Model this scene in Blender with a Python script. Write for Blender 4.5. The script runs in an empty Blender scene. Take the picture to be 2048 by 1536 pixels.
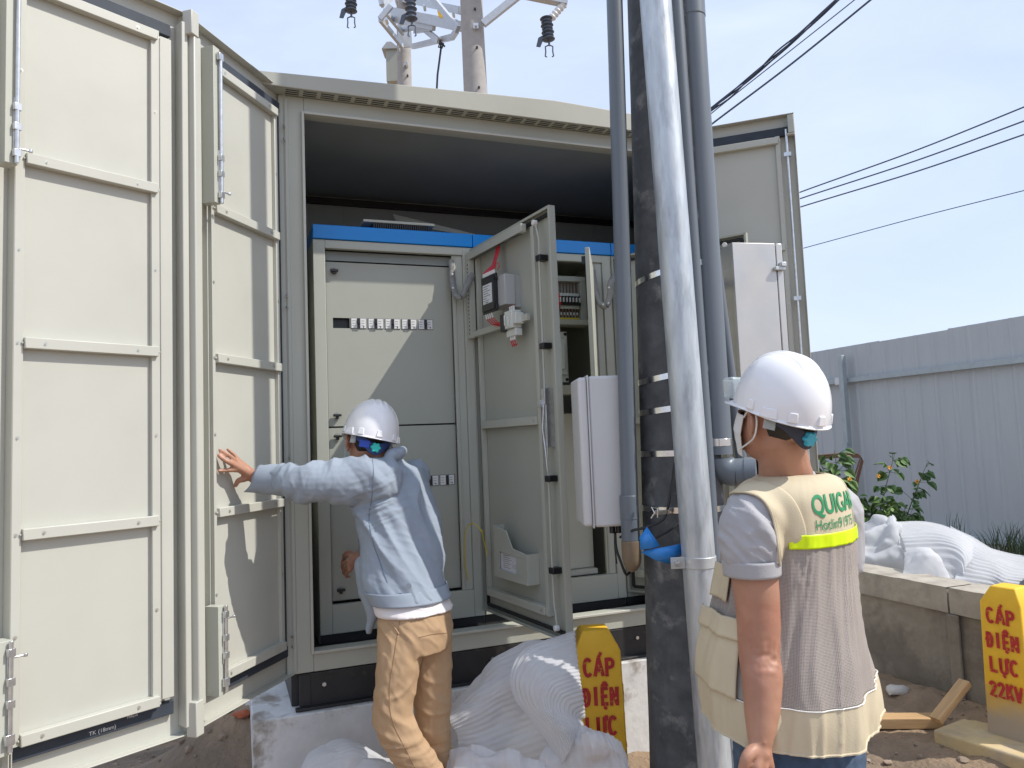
import bpy, bmesh, math, random
import numpy as np
from mathutils import Vector, Matrix, noise
from mathutils.bvhtree import BVHTree
R = math.radians
scene = bpy.context.scene
# ------------------------------------------------------------------ camera
FPX, PITCH, ROLL, CH = 1500.1, 4.39, 2.263, 1.55
_p, _r = R(PITCH), R(ROLL)
cF = Vector((0, math.cos(_p), math.sin(_p)))
_U0 = Vector((0, -math.sin(_p), math.cos(_p)))
cR = Vector((1, 0, 0)) * math.cos(_r) - _U0 * math.sin(_r)
cU = _U0 * math.cos(_r) + Vector((1, 0, 0)) * math.sin(_r)
CAM = Vector((0, 0, CH))
cam = bpy.data.cameras.new('camera'); camo = bpy.data.objects.new('camera', cam)
scene.collection.objects.link(camo)
m = Matrix.Identity(4)
for i in range(3):
    m[i][0] = cR[i]; m[i][1] = cU[i]; m[i][2] = -cF[i]; m[i][3] = CAM[i]
camo.matrix_world = m
cam.sensor_fit = 'HORIZONTAL'; cam.sensor_width = 36; cam.lens = FPX / 2048 * 36
cam.clip_start = .05; cam.clip_end = 3000
scene.camera = camo
# ------------------------------------------------------------------ light
SUN_AZ, SUN_EL = 12.0, 48.7          # direction to the sun: (cos az, -sin az) horizontally
sd = Vector((math.cos(R(SUN_AZ)) * math.cos(R(SUN_EL)), -math.sin(R(SUN_AZ)) * math.cos(R(SUN_EL)), math.sin(R(SUN_EL))))
sl = bpy.data.lights.new('sun', 'SUN'); sl.energy = 3.5; sl.angle = R(.5); sl.color = (1, .955, .88)
so = bpy.data.objects.new('sun', sl); scene.collection.objects.link(so)
so.rotation_euler = sd.to_track_quat('Z', 'Y').to_euler()
w = bpy.data.worlds.new('World'); scene.world = w; w.use_nodes = True
nt = w.node_tree; bg = nt.nodes['Background']
sky = nt.nodes.new('ShaderNodeTexSky'); sky.sky_type = 'NISHITA'; sky.sun_disc = False
sky.sun_elevation = R(SUN_EL); sky.sun_rotation = R(90 + SUN_AZ)
sky.dust_density = 2.0; sky.air_density = 1.0; sky.ozone_density = 2.5
tc = nt.nodes.new('ShaderNodeTexCoord'); mp = nt.nodes.new('ShaderNodeMapping')
mp.inputs['Scale'].default_value = (1.2, 1.2, 3.2)
nz = nt.nodes.new('ShaderNodeTexNoise'); nz.inputs['Scale'].default_value = 1.9; nz.inputs['Detail'].default_value = 6
nz.inputs['Roughness'].default_value = .52; nz.inputs['Distortion'].default_value = .6
cr = nt.nodes.new('ShaderNodeValToRGB')
cr.color_ramp.elements[0].position = .34; cr.color_ramp.elements[0].color = (.62, .62, .62, 1)
cr.color_ramp.elements[1].position = .70; cr.color_ramp.elements[1].color = (.97, .97, .97, 1)
mx = nt.nodes.new('ShaderNodeMixRGB'); mx.inputs[2].default_value = (4.5, 5.15, 6.5, 1)
L_ = nt.links.new
L_(tc.outputs['Generated'], mp.inputs[0]); L_(mp.outputs[0], nz.inputs['Vector']); L_(nz.outputs['Fac'], cr.inputs[0])
L_(cr.outputs[0], mx.inputs[0]); L_(sky.outputs[0], mx.inputs[1]); L_(mx.outputs[0], bg.inputs[0])
bg.inputs[1].default_value = .15
vs = scene.view_settings
scene.display_settings.display_device = 'sRGB'
vs.view_transform = 'Standard'; vs.look = 'None'; vs.gamma = 1; vs.use_curve_mapping = False
vs.exposure = .30
random.seed(7)
# ------------------------------------------------------------------ helpers
COL = scene.collection
W = {}
def ray(px, py): return cF + cR * ((px - 1024) / FPX) - cU * ((py - 768) / FPX)
def at(px, py, Y):
    v = ray(px, py); return CAM + v * (Y / v.y)
def atz(px, py, z):
    v = ray(px, py); return CAM + v * ((z - CH) / v.z)
def frame(p, d):
    """frame with x along horizontal dir d, y away from viewer, z up, at p"""
    d = Vector((d[0], d[1], 0)).normalized()
    M = Matrix.Identity(4); y = Vector((-d.y, d.x, 0))
    for i in range(3):
        M[i][0] = d[i]; M[i][1] = y[i]
    M[0][3], M[1][3], M[2][3] = p[0], p[1], (p[2] if len(p) > 2 else 0)
    return M
def put(o, parent=None, M=None):
    M = M or Matrix.Identity(4); COL.objects.link(o); W[o.name] = M
    if parent is not None:
        o.parent = parent; o.matrix_basis = W[parent.name].inverted() @ M
    else: o.matrix_basis = M
    return o
def tag(o, label=None, cat=None, group=None, kind=None):
    if label: o['label'] = label
    if cat: o['category'] = cat
    if group: o['group'] = group
    if kind: o['kind'] = kind
    return o
def thing(name, label, cat, M=None, group=None):
    o = bpy.data.objects.new(name, None); o.empty_display_size = .1
    put(o, None, M); return tag(o, label, cat, group)
def cr_(p0, p1, p2, p3, t):
    return .5 * ((2 * p1) + (-p0 + p2) * t + (2 * p0 - 5 * p1 + 4 * p2 - p3) * t * t + (-p0 + 3 * p1 - 3 * p2 + p3) * t ** 3)
def spline(pts, n):
    """Catmull-Rom resample of a list of numpy rows to n rows"""
    P = np.array(pts, float); k = len(P) - 1; out = []
    for i in range(n):
        s = i / (n - 1) * k; j = min(int(s), k - 1); t = s - j
        out.append(cr_(P[max(j - 1, 0)], P[j], P[j + 1], P[min(j + 2, k)], t))
    return np.array(out)
class MB:
    def __init__(s): s.bm = bmesh.new(); s.mi = 0; s.uv = None
    def _f(s, vs_, flip=False):
        try:
            f = s.bm.faces.new(vs_ if not flip else vs_[::-1]); f.material_index = s.mi; return f
        except ValueError: return None
    def box(s, x0, x1, y0, y1, z0, z1, M=None):
        c = [Vector((x, y, z)) for z in (z0, z1) for y in (y0, y1) for x in (x0, x1)]
        if M is not None: c = [M @ v for v in c]
        v = [s.bm.verts.new(p) for p in c]
        for q in ((0, 2, 3, 1), (4, 5, 7, 6), (0, 1, 5, 4), (2, 6, 7, 3), (0, 4, 6, 2), (1, 3, 7, 5)): s._f([v[i] for i in q])
        return s
    def cyl(s, a, b, r, r2=None, n=16, caps=True):
        return s.tube([a, b], [r, r if r2 is None else r2], n, caps)
    def tube(s, path, r, n=8, caps=True):
        P = [Vector(p) for p in path]; k = len(P)
        rr = r if hasattr(r, '__len__') else [r] * k
        up = None; rings = []
        for i in range(k):
            d = (P[min(i + 1, k - 1)] - P[max(i - 1, 0)]).normalized()
            if up is None:
                a = Vector((0, 0, 1)) if abs(d.z) < .9 else Vector((1, 0, 0)); up = (a - d * a.dot(d)).normalized()
            else: up = (up - d * up.dot(d)).normalized()
            sdv = d.cross(up)
            rings.append([s.bm.verts.new(P[i] + (up * math.cos(t) + sdv * math.sin(t)) * rr[i]) for t in [2 * math.pi * j / n for j in range(n)]])
        for i in range(k - 1):
            for j in range(n): s._f([rings[i][j], rings[i][(j + 1) % n], rings[i + 1][(j + 1) % n], rings[i + 1][j]])
        if caps: s._f(rings[0][::-1]); s._f(rings[-1])
        return s
    def prism(s, poly, y0, y1, M=None, ax='xz'):
        def P(a, b, c):
            v = Vector((a, c, b)) if ax == 'xz' else (Vector((a, b, c)) if ax == 'xy' else Vector((c, a, b)))
            return M @ v if M is not None else v
        A = [s.bm.verts.new(P(a, b, y0)) for a, b in poly]; B = [s.bm.verts.new(P(a, b, y1)) for a, b in poly]
        s._f(A); s._f(B[::-1]); n = len(poly)
        for i in range(n): s._f([A[i], B[i], B[(i + 1) % n], A[(i + 1) % n]])
        return s
    def lathe(s, prof, M=None, n=24, caps=True):
        rings = []
        for r, z in prof:
            ring = []
            for j in range(n):
                t = 2 * math.pi * j / n; v = Vector((r * math.cos(t), r * math.sin(t), z)); ring.append(s.bm.verts.new(M @ v if M is not None else v))
            rings.append(ring)
        for i in range(len(rings) - 1):
            for j in range(n): s._f([rings[i][j], rings[i][(j + 1) % n], rings[i + 1][(j + 1) % n], rings[i + 1][j]])
        if caps: s._f(rings[0][::-1]); s._f(rings[-1])
        return s
    def grid(s, fn, nu, nv, closed=False, capu=False):
        """fn(i/nu, j/nv) -> Vector ; rows j"""
        V = [[s.bm.verts.new(fn(i / nu, j / nv)) for i in range(nu if closed else nu + 1)] for j in range(nv + 1)]
        m_ = len(V[0])
        for j in range(nv):
            for i in range(m_ if closed else nu): s._f([V[j][i], V[j][(i + 1) % m_], V[j + 1][(i + 1) % m_], V[j + 1][i]])
        if capu: s._f(V[0][::-1]); s._f(V[-1])
        return V
    def build(s, name, mats, parent=None, M=None, bevel=0, seg=2, ang=35, solid=0, sub=0, weld=False, recalc=True, flat=False):
        if weld: bmesh.ops.remove_doubles(s.bm, verts=s.bm.verts, dist=1e-5)
        if recalc: bmesh.ops.recalc_face_normals(s.bm, faces=s.bm.faces)
        for f in s.bm.faces: f.smooth = not flat
        lim = R(ang)
        for e in s.bm.edges:
            if len(e.link_faces) == 2 and e.calc_face_angle(0) > lim: e.smooth = False
        me = bpy.data.meshes.new(name); s.bm.to_mesh(me); s.bm.free()
        for mm in (mats if isinstance(mats, (list, tuple)) else [mats]): me.materials.append(mm)
        o = bpy.data.objects.new(name, me); put(o, parent, M)
        if solid:
            md = o.modifiers.new('thickness', 'SOLIDIFY'); md.thickness = solid; md.offset = 0
        if sub:
            md = o.modifiers.new('sub', 'SUBSURF'); md.levels = sub; md.render_levels = sub
        if bevel:
            md = o.modifiers.new('edge', 'BEVEL'); md.width = bevel; md.segments = seg; md.limit_method = 'ANGLE'; md.angle_limit = R(40); md.harden_normals = False
        return o
def box_obj(name, dims, mat, parent=None, M=None, bevel=.002):
    return MB().box(*dims).build(name, mat, parent, M, bevel)
def dup(o, parent=None, M=None, rec=True):
    c = o.copy(); COL.objects.link(c); c.parent = None
    old = W[o.name]; nM = M if M is not None else old
    W[c.name] = nM
    if parent is not None: c.parent = parent; c.matrix_basis = W[parent.name].inverted() @ nM
    else: c.matrix_basis = nM
    c.matrix_parent_inverse = Matrix.Identity(4)
    if rec:
        for ch in list(o.children): dup(ch, c, nM @ old.inverted() @ W[ch.name])
    return c
# ------------------------------------------------------------------ materials
def mat(name, col, rough=.5, metal=0, var=.0, vscale=8, bump=0, bscale=60, col2=None, c2scale=3, c2lo=.45, c2hi=.7, coat=0, trans=0, alpha=1, stretch=(1, 1, 1), subs=0, spec=.5, c2detail=5, rvar=0):
    mt = bpy.data.materials.new(name); mt.use_nodes = True; n = mt.node_tree; b = n.nodes['Principled BSDF']; l = n.links.new
    b.inputs['Roughness'].default_value = rough; b.inputs['Metallic'].default_value = metal
    b.inputs['Specular IOR Level'].default_value = spec
    if coat: b.inputs['Coat Weight'].default_value = coat; b.inputs['Coat Roughness'].default_value = .12
    if trans: b.inputs['Transmission Weight'].default_value = trans
    if alpha < 1: b.inputs['Alpha'].default_value = alpha
    if subs:
        b.inputs['Subsurface Weight'].default_value = subs; b.inputs['Subsurface Radius'].default_value = (.02, .008, .004); b.inputs['Subsurface Scale'].default_value = .5
    c = (*col, 1)
    b.inputs['Base Color'].default_value = c
    if var or bump or col2 or rvar:
        t = n.nodes.new('ShaderNodeTexCoord'); mpp = n.nodes.new('ShaderNodeMapping'); mpp.inputs['Scale'].default_value = stretch
        l(t.outputs['Object'], mpp.inputs[0])
    last = None
    if col2:
        z = n.nodes.new('ShaderNodeTexNoise'); z.inputs['Scale'].default_value = c2scale; z.inputs['Detail'].default_value = c2detail; z.inputs['Roughness'].default_value = .62
        l(mpp.outputs[0], z.inputs['Vector'])
        rp = n.nodes.new('ShaderNodeMapRange'); rp.inputs[1].default_value = c2lo; rp.inputs[2].default_value = c2hi
        l(z.outputs['Fac'], rp.inputs[0])
        mi = n.nodes.new('ShaderNodeMixRGB'); mi.inputs[1].default_value = c; mi.inputs[2].default_value = (*col2, 1)
        l(rp.outputs[0], mi.inputs[0]); last = mi.outputs[0]
    if var:
        z = n.nodes.new('ShaderNodeTexNoise'); z.inputs['Scale'].default_value = vscale; z.inputs['Detail'].default_value = 6; z.inputs['Roughness'].default_value = .6
        l(mpp.outputs[0], z.inputs['Vector'])
        rp = n.nodes.new('ShaderNodeMapRange'); rp.inputs[1].default_value = .3; rp.inputs[2].default_value = .7
        rp.inputs[3].default_value = 1 - var; rp.inputs[4].default_value = 1 + var
        l(z.outputs['Fac'], rp.inputs[0])
        mu = n.nodes.new('ShaderNodeVectorMath'); mu.operation = 'SCALE'
        if last: l(last, mu.inputs[0])
        else: mu.inputs[0].default_value = col
        l(rp.outputs[0], mu.inputs['Scale']); last = mu.outputs[0]
    if rvar:
        z = n.nodes.new('ShaderNodeTexNoise'); z.inputs['Scale'].default_value = vscale * 1.7; z.inputs['Detail'].default_value = 5
        l(mpp.outputs[0], z.inputs['Vector']); rp = n.nodes.new('ShaderNodeMapRange'); rp.inputs[1].default_value = .3; rp.inputs[2].default_value = .7
        rp.inputs[3].default_value = max(rough - rvar, .05); rp.inputs[4].default_value = min(rough + rvar, 1)
        l(z.outputs['Fac'], rp.inputs[0]); l(rp.outputs[0], b.inputs['Roughness'])
    if last: l(last, b.inputs['Base Color'])
    if bump:
        z = n.nodes.new('ShaderNodeTexNoise'); z.inputs['Scale'].default_value = bscale; z.inputs['Detail'].default_value = 5
        l(mpp.outputs[0], z.inputs['Vector']); bp = n.nodes.new('ShaderNodeBump'); bp.inputs['Strength'].default_value = 1; bp.inputs['Distance'].default_value = bump
        l(z.outputs['Fac'], bp.inputs['Height']); l(bp.outputs[0], b.inputs['Normal'])
    return mt
M_paint = mat('beige_paint', (.50, .50, .445), .42, var=.035, vscale=2.2, bump=.0004, bscale=3, col2=(.455, .455, .40), c2scale=1.3, c2lo=.52, c2hi=.8, rvar=.06)
M_paint2 = mat('grey_beige_paint', (.455, .465, .405), .45, var=.03, vscale=3, bump=.0002, bscale=5, rvar=.05)
M_panel = mat('panel_grey_paint', (.395, .405, .35), .42, var=.03, vscale=3, bump=.0002, bscale=6, rvar=.05)
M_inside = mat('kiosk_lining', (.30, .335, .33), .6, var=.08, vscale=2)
M_roof = mat('roof_paint', (.40, .40, .345), .45, var=.06, vscale=1.6)
M_gasket = mat('foam_gasket', (.035, .045, .062), .7, var=.15, vscale=20)
M_rubber = mat('rubber', (.02, .021, .022), .55)
M_black = mat('black_plastic', (.015, .015, .017), .4)
M_blackst = mat('black_steel', (.022, .022, .024), .5, var=.3, vscale=6, col2=(.10, .09, .08), c2scale=9, c2lo=.58, c2hi=.75)
M_blue = mat('blue_paint', (.0, .235, .70), .33, var=.03, vscale=3)
M_zinc = mat('zinc_steel', (.62, .63, .64), .3, metal=.85, var=.15, vscale=40)
M_screw = mat('screw_steel', (.55, .55, .5), .35, metal=.6)
M_galv = mat('galvanised_pipe', (.52, .56, .59), .42, metal=.5, var=.18, vscale=9, col2=(.36, .39, .42), c2scale=6, c2lo=.5, c2hi=.66, stretch=(3, 3, .6), bump=.0006, bscale=40, rvar=.12)
M_galv2 = mat('galvanised_steel', (.55, .57, .58), .45, metal=.5, var=.12, vscale=12)
M_steelband = mat('stainless_band', (.75, .74, .72), .2, metal=1, var=.1, vscale=30)
M_inox = mat('stainless_sheet', (.55, .545, .535), .42, metal=.55, var=.06, vscale=3, rvar=.12, col2=(.60, .57, .53), c2scale=2, bump=.0012, bscale=2.5)
M_pvc = mat('grey_pvc', (.13, .152, .178), .38, var=.06, vscale=5, stretch=(1, 1, .3))
M_pvcdirty = mat('dirty_pvc', (.19, .14, .09), .65, var=.15, vscale=15)
M_conc = mat('pole_concrete', (.088, .094, .10), .82, var=.32, vscale=12, bump=.004, bscale=26, col2=(.36, .36, .34), c2scale=11, c2lo=.56, c2hi=.86, c2detail=10)
M_concl = mat('light_pole_concrete', (.37, .35, .33), .8, var=.1, vscale=9, bump=.002, bscale=30)
M_plast = mat('meter_box_plastic', (.60, .60, .60), .45, var=.02, vscale=5)
M_whitewash = mat('whitewashed_concrete', (.62, .62, .61), .8, var=.1, vscale=10, bump=.005, bscale=14, col2=(.27, .235, .195), c2scale=4.5, c2lo=.53, c2hi=.64, c2detail=9)
M_wallc = mat('wall_concrete', (.30, .265, .215), .88, var=.18, vscale=5, bump=.005, bscale=18, col2=(.19, .165, .135), c2scale=2.6, c2lo=.46, c2hi=.58, c2detail=10)
M_cope = mat('wall_coping', (.40, .36, .30), .88, var=.15, vscale=9, bump=.003, bscale=30, col2=(.27, .24, .2), c2scale=6, c2lo=.5, c2hi=.7)
M_yellow = mat('yellow_paint', (.86, .50, .03), .6, var=.08, vscale=12, bump=.001, bscale=40, col2=(.66, .50, .22), c2scale=6, c2lo=.58, c2hi=.8)
M_yellow2 = mat('worn_cream_paint', (.60, .46, .24), .75, var=.1, vscale=12, col2=(.42, .34, .25), c2scale=7, bump=.001, bscale=40)
M_redp = mat('red_stencil_paint', (.50, .028, .03), .6, var=.2, vscale=30, col2=(.72, .36, .03), c2scale=45, c2lo=.61, c2hi=.68)
M_sheet = mat('fence_sheet', (.43, .455, .47), .55, metal=0, var=.04, vscale=9, stretch=(1, 1, .15))
M_rail = mat('fence_rail', (.36, .41, .43), .5, metal=.2, var=.1, vscale=12)
M_wood = mat('raw_timber', (.48, .30, .14), .75, var=.2, vscale=25, stretch=(.15, 2, 2), bump=.001, bscale=60)
M_rust = mat('rusty_rebar', (.13, .065, .04), .85, var=.2, vscale=40)
M_white = mat('white_plastic', (.75, .75, .74), .4)
M_cream = mat('device_cream', (.62, .64, .60), .45)
M_devgrey = mat('device_grey', (.42, .43, .43), .4)
M_red = mat('red_cable', (.55, .02, .03), .4)
M_yell = mat('yellow_wire', (.65, .50, .03), .4)
M_label = mat('paper_label', (.70, .72, .74), .6, var=.1, vscale=60)
M_ink = mat('label_ink', (.09, .09, .11), .7)
M_sleeve = mat('cable_sleeve', (.25, .25, .24), .42, var=.12, vscale=30, bump=.003, bscale=30)
M_copper = mat('copper_busbar', (.10, .035, .025), .45)
M_tape = mat('blue_plastic_tape', (.03, .235, .66), .3, var=.06, vscale=12)
M_cable = mat('black_cable', (.02, .02, .022), .5)
M_wire = mat('overhead_wire', (.05, .07, .12), .5)
M_insul = mat('polymer_insulator', (.085, .105, .145), .4)
M_silver = mat('galvanised_angle', (.52, .545, .57), .4, metal=.35, var=.08, vscale=20)
M_leaf = mat('leaf_green', (.075, .15, .04), .55, var=.35, vscale=3, col2=(.16, .26, .06), c2scale=2.5)
M_leafb = mat('grass_green', (.05, .085, .03), .6, var=.3, vscale=3, col2=(.12, .12, .05), c2scale=4)
M_stem = mat('plant_stem', (.10, .12, .05), .7)
M_flower = mat('orange_flower', (.75, .33, .02), .6)
M_brick = mat('broken_brick', (.42, .12, .06), .85, var=.2, vscale=30)
M_stone = mat('pebble_stone', (.27, .205, .15), .85, var=.3, vscale=10, bump=.002, bscale=40)
M_plaster = mat('plaster_rubble', (.52, .50, .47), .85, var=.15, vscale=20, bump=.003, bscale=40)
def foam_mat():
    mt = bpy.data.materials.new('packing_foam'); mt.use_nodes = True; n = mt.node_tree; l = n.links.new
    b = n.nodes['Principled BSDF']; b.inputs['Base Color'].default_value = (.80, .81, .83, 1); b.inputs['Roughness'].default_value = .85; b.inputs['Specular IOR Level'].default_value = .2
    tr = n.nodes.new('ShaderNodeBsdfTranslucent'); tr.inputs[0].default_value = (.85, .86, .88, 1)
    tp = n.nodes.new('ShaderNodeBsdfTransparent')
    m1 = n.nodes.new('ShaderNodeMixShader'); m1.inputs[0].default_value = .45
    m2 = n.nodes.new('ShaderNodeMixShader'); m2.inputs[0].default_value = .3
    l(b.outputs[0], m1.inputs[1]); l(tr.outputs[0], m1.inputs[2]); l(m1.outputs[0], m2.inputs[1]); l(tp.outputs[0], m2.inputs[2])
    l(m2.outputs[0], n.nodes['Material Output'].inputs[0]); return mt
M_foam = foam_mat()
def soil_mat():
    mt = mat('sandy_soil', (.36, .25, .155), .95, var=.25, vscale=2.3, col2=(.15, .115, .085), c2scale=.9, c2lo=.4, c2hi=.65, c2detail=9, bump=.02, bscale=26)
    return mt
M_soil = soil_mat()
# ------------------------------------------------------------------ ground
gx = np.concatenate([[-400, -150, -60, -25, -12, -7, -5, -4], np.arange(-3.2, 4.4, .045), [4.6, 5, 5.6, 6.4, 7.5, 8.8, 12, 16, 24, 45, 100, 400]])
gy = np.concatenate([[-300, -100, -30, -10, -3, .2, 1.2], np.arange(1.8, 5.2, .045), [5.4, 5.8, 6.5, 7.4, 8.6, 12, 16, 24, 45, 120, 600]])
def gz(x, y):
    if not (-5.5 < x < 9.5 and 0 < y < 9.5): return 0
    v = Vector((x, y, 0))
    z = .045 * noise.fractal(v * 1.3, 1, 2, 4) + .022 * noise.fractal(v * 6, 1, 2, 3) + .010 * noise.fractal(v * 19, 1, 2, 3)
    d = math.hypot(x + 1.25, (y - 3.55)) ; z += .36 * math.exp(-(d / .5) ** 2)       # soil heaped against the plinth corner
    dw = (x - 2.15) * .934 + (y - 4.3) * .357
    z += .07 * math.exp(-(dw / .3) ** 2) if y < 8 else 0
    return z
g = MB(); V = [[g.bm.verts.new((x, y, gz(x, y))) for x in gx] for y in gy]
for j in range(len(gy) - 1):
    for i in range(len(gx) - 1): g._f([V[j][i], V[j][i + 1], V[j + 1][i + 1], V[j + 1][i]])
tag(g.build('ground', M_soil, ang=180), kind='structure')
# ------------------------------------------------------------------ kiosk
YAW = 20.96
ku = Vector((math.cos(R(YAW)), math.sin(R(YAW)), 0)); kv = Vector((-ku.y, ku.x, 0))
KL = Vector((-.9622, 3.2356, 0)); KW = 2.58
MK = frame(KL, ku)
def text_mesh(body, size, mat_, name, parent, M, extrude=.0003, sx=1.0, bold=0):
    c = bpy.data.curves.new(name, 'FONT'); c.body = body; c.size = size; c.extrude = extrude; c.align_x = 'CENTER'; c.align_y = 'CENTER'; c.offset = bold
    t = bpy.data.objects.new('tmp', c); COL.objects.link(t); bpy.context.view_layer.update()
    me = bpy.data.meshes.new_from_object(t.evaluated_get(bpy.context.evaluated_depsgraph_get())); bpy.data.objects.remove(t)
    me.transform(Matrix.Diagonal((sx, 1, 1, 1)) if sx != 1 else Matrix.Identity(4))
    me.transform(Matrix.Rotation(R(90), 4, 'X'))      # text stands up in the xz plane facing -y
    me.materials.clear(); me.materials.append(mat_)
    o = bpy.data.objects.new(name, me); return put(o, parent, M)
kiosk = thing('electrical_kiosk', 'large beige steel electrical kiosk on the whitewashed plinth with its folding doors open', 'kiosk', MK)
b = MB()
b.box(-.03, .08, 0, .05, .61, 3.13); b.box(KW - .08, KW + .03, 0, .05, .61, 3.13)
b.box(.08, KW - .08, 0, .05, 3.0465, 3.13); b.box(.08, KW - .08, 0, .05, .61, .699)
b.box(-.004, .012, -.006, 0, .62, 3.12)
b.build('front_frame', M_paint2, kiosk, MK, .003)
b = MB()
for x0, x1, z0, z1 in ((.068, .08, .687, 3.0585), (KW - .08, KW - .068, .687, 3.0585)): b.box(x0, x1, -.022, .002, z0, z1)
b.box(.08, KW - .08, -.022, .002, 3.0465, 3.0585); b.box(.08, KW - .08, -.022, .002, .687, .699)
b.build('opening_lip', M_paint, kiosk, MK, .002)
b = MB(); b.box(-.03, .0, .05, 1.25, .61, 3.13); b.build('side_wall', M_paint2, kiosk, MK, .003)
b = MB(); b.box(KW, KW + .03, .05, 1.25, .61, 3.13); b.build('side_wall', M_paint2, kiosk, MK, .003)
box_obj('back_wall', (-.03, KW + .03, 1.25, 1.29, .61, 3.13), M_paint2, kiosk, MK)
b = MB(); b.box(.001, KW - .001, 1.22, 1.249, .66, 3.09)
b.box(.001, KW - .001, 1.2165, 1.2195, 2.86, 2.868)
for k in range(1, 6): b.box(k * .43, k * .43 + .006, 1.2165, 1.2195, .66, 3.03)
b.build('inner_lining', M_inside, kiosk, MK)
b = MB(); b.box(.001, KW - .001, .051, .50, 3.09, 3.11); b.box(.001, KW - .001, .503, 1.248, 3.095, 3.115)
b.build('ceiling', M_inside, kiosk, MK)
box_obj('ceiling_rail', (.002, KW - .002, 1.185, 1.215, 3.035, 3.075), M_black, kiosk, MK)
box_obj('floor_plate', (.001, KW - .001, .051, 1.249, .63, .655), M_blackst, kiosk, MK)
# roof: low gable, overhanging fascia with a louvred soffit strip
def rz(x): return 3.19 + .048 * (1 - abs(x - 1.29) / 1.42)
b = MB(); xs = [-.12, .2, .6, 1.0, 1.29, 1.6, 2.0, 2.4, KW + .12]
for i in range(len(xs) - 1):
    x0, x1 = xs[i], xs[i + 1]
for (y0, y1) in ((-.08, 1.37),):
    top = [(x, rz(x)) for x in xs]; poly = [(xs[0], 3.13)] + [(xs[-1], 3.13)] + top[::-1]
    b.prism(poly, y0, y0 + .012); b.prism(poly, y1 - .012, y1)
    b.prism([(x, z - .02) for x, z in top] + [(x, z) for x, z in top[::-1]], y0 + .012, y1 - .012)
    b.box(xs[0], xs[0] + .012, y0 + .012, y1 - .012, 3.13, 3.165); b.box(xs[-1] - .012, xs[-1], y0 + .012, y1 - .012, 3.13, 3.165)
b.build('roof', M_roof, kiosk, MK, .004)
b = MB(); b.box(-.1, KW + .1, -.066, 0, 3.131, 3.137); b.build('soffit', M_paint2, kiosk, MK)
vb = MB()
for k in range(34):
    x = .0 + k * .076
    for j in range(3): vb.box(x, x + .058, -.060 + j * .019, -.051 + j * .019, 3.1302, 3.1312)
vb.build('vent_slots', M_black, kiosk, MK)
b = MB(); b.box(.02, KW, .0, .045, .465, .606); b.box(-.01, .035, .05, 1.24, .465, .606); b.box(KW - .04, KW + .01, .05, 1.24, .465, .606); b.box(.0, KW + .01, -.035, .0, .465, .475); b.box(.02, .065, -.003, .0, .475, .60)
b.build('base_frame', M_blackst, kiosk, MK, .002)
bolt = None
for k in range(7):
    x = .12 + k * .38; Mb = MK @ Matrix.Translation((x, 0, .555))
    if bolt is None: bolt = MB().cyl((0, -.012, 0), (0, .0, 0), .009, n=6).build('base_bolt', M_zinc, kiosk, Mb)
    else: dup(bolt, kiosk, Mb)
# --- screws shared by all leaves
_screw = None
def screws(parent, M, pts, r=.0062):
    global _screw
    for x, y, z in pts:
        Mx = M @ Matrix.Translation((x, y, z))
        if _screw is None:
            s = MB(); s.lathe([(.001, -.0035), (.004, -.0035), (.0062, 0)], Matrix.Rotation(R(-90), 4, 'X') @ Matrix.Scale(-1, 4, (0, 0, 1)), n=10); s.box(-.0032, .0032, -.0042, -.0034, -.0007, .0007); s.box(-.0007, .0007, -.0042, -.0034, -.0032, .0032)
            _screw = s.build('screw', M_screw, parent, Mx); continue
        dup(_screw, parent, Mx)
def latch(parent, M, x, z0, z1, up=True):
    """channel bracket with a long slide bolt"""
    h = MB(); h.box(x - .018, x + .018, -.055, .0, z0, z1); h.box(x - .02, x + .016, -.057, -.055, z0, z1)
    h.build('bolt_bracket', M_paint2, parent, M, .0025)
    s = MB(); zz = z0 if up else z1; sg = 1 if up else -1
    a = zz + sg * .03; L = .17
    s.box(x + .001, x + .014, -.063, -.057, min(a, a + sg * L), max(a, a + sg * L))
    s.cyl((x + .008, -.068, z0 + .01 if not up else z0 + .0), (x + .008, -.068, z1 - .03 if up else z1 + .0), .0062, n=10)
    for q in (.02, .10, .16): s.box(x - .002, x + .018, -.074, -.060, zz + sg * q, zz + sg * (q + .022))
    e = z1 - .05 if up else z0 + .03
    s.box(x - .006, x + .018, -.074, -.060, e, e + .028)
    s.cyl((x + .008, -.068, zz + sg * .045), (x + .04, -.075, zz + sg * .045), .0035, n=8)
    s.lathe([(.0, -.006), (.006, -.004), (.006, .004), (.0, .006)], Matrix.Translation((x + .042, -.0755, zz + sg * .045)), n=8)
    s.build('slide_bolt', M_zinc, parent, M, .001)
ZB, ZT = .6103, 3.1466
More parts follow.
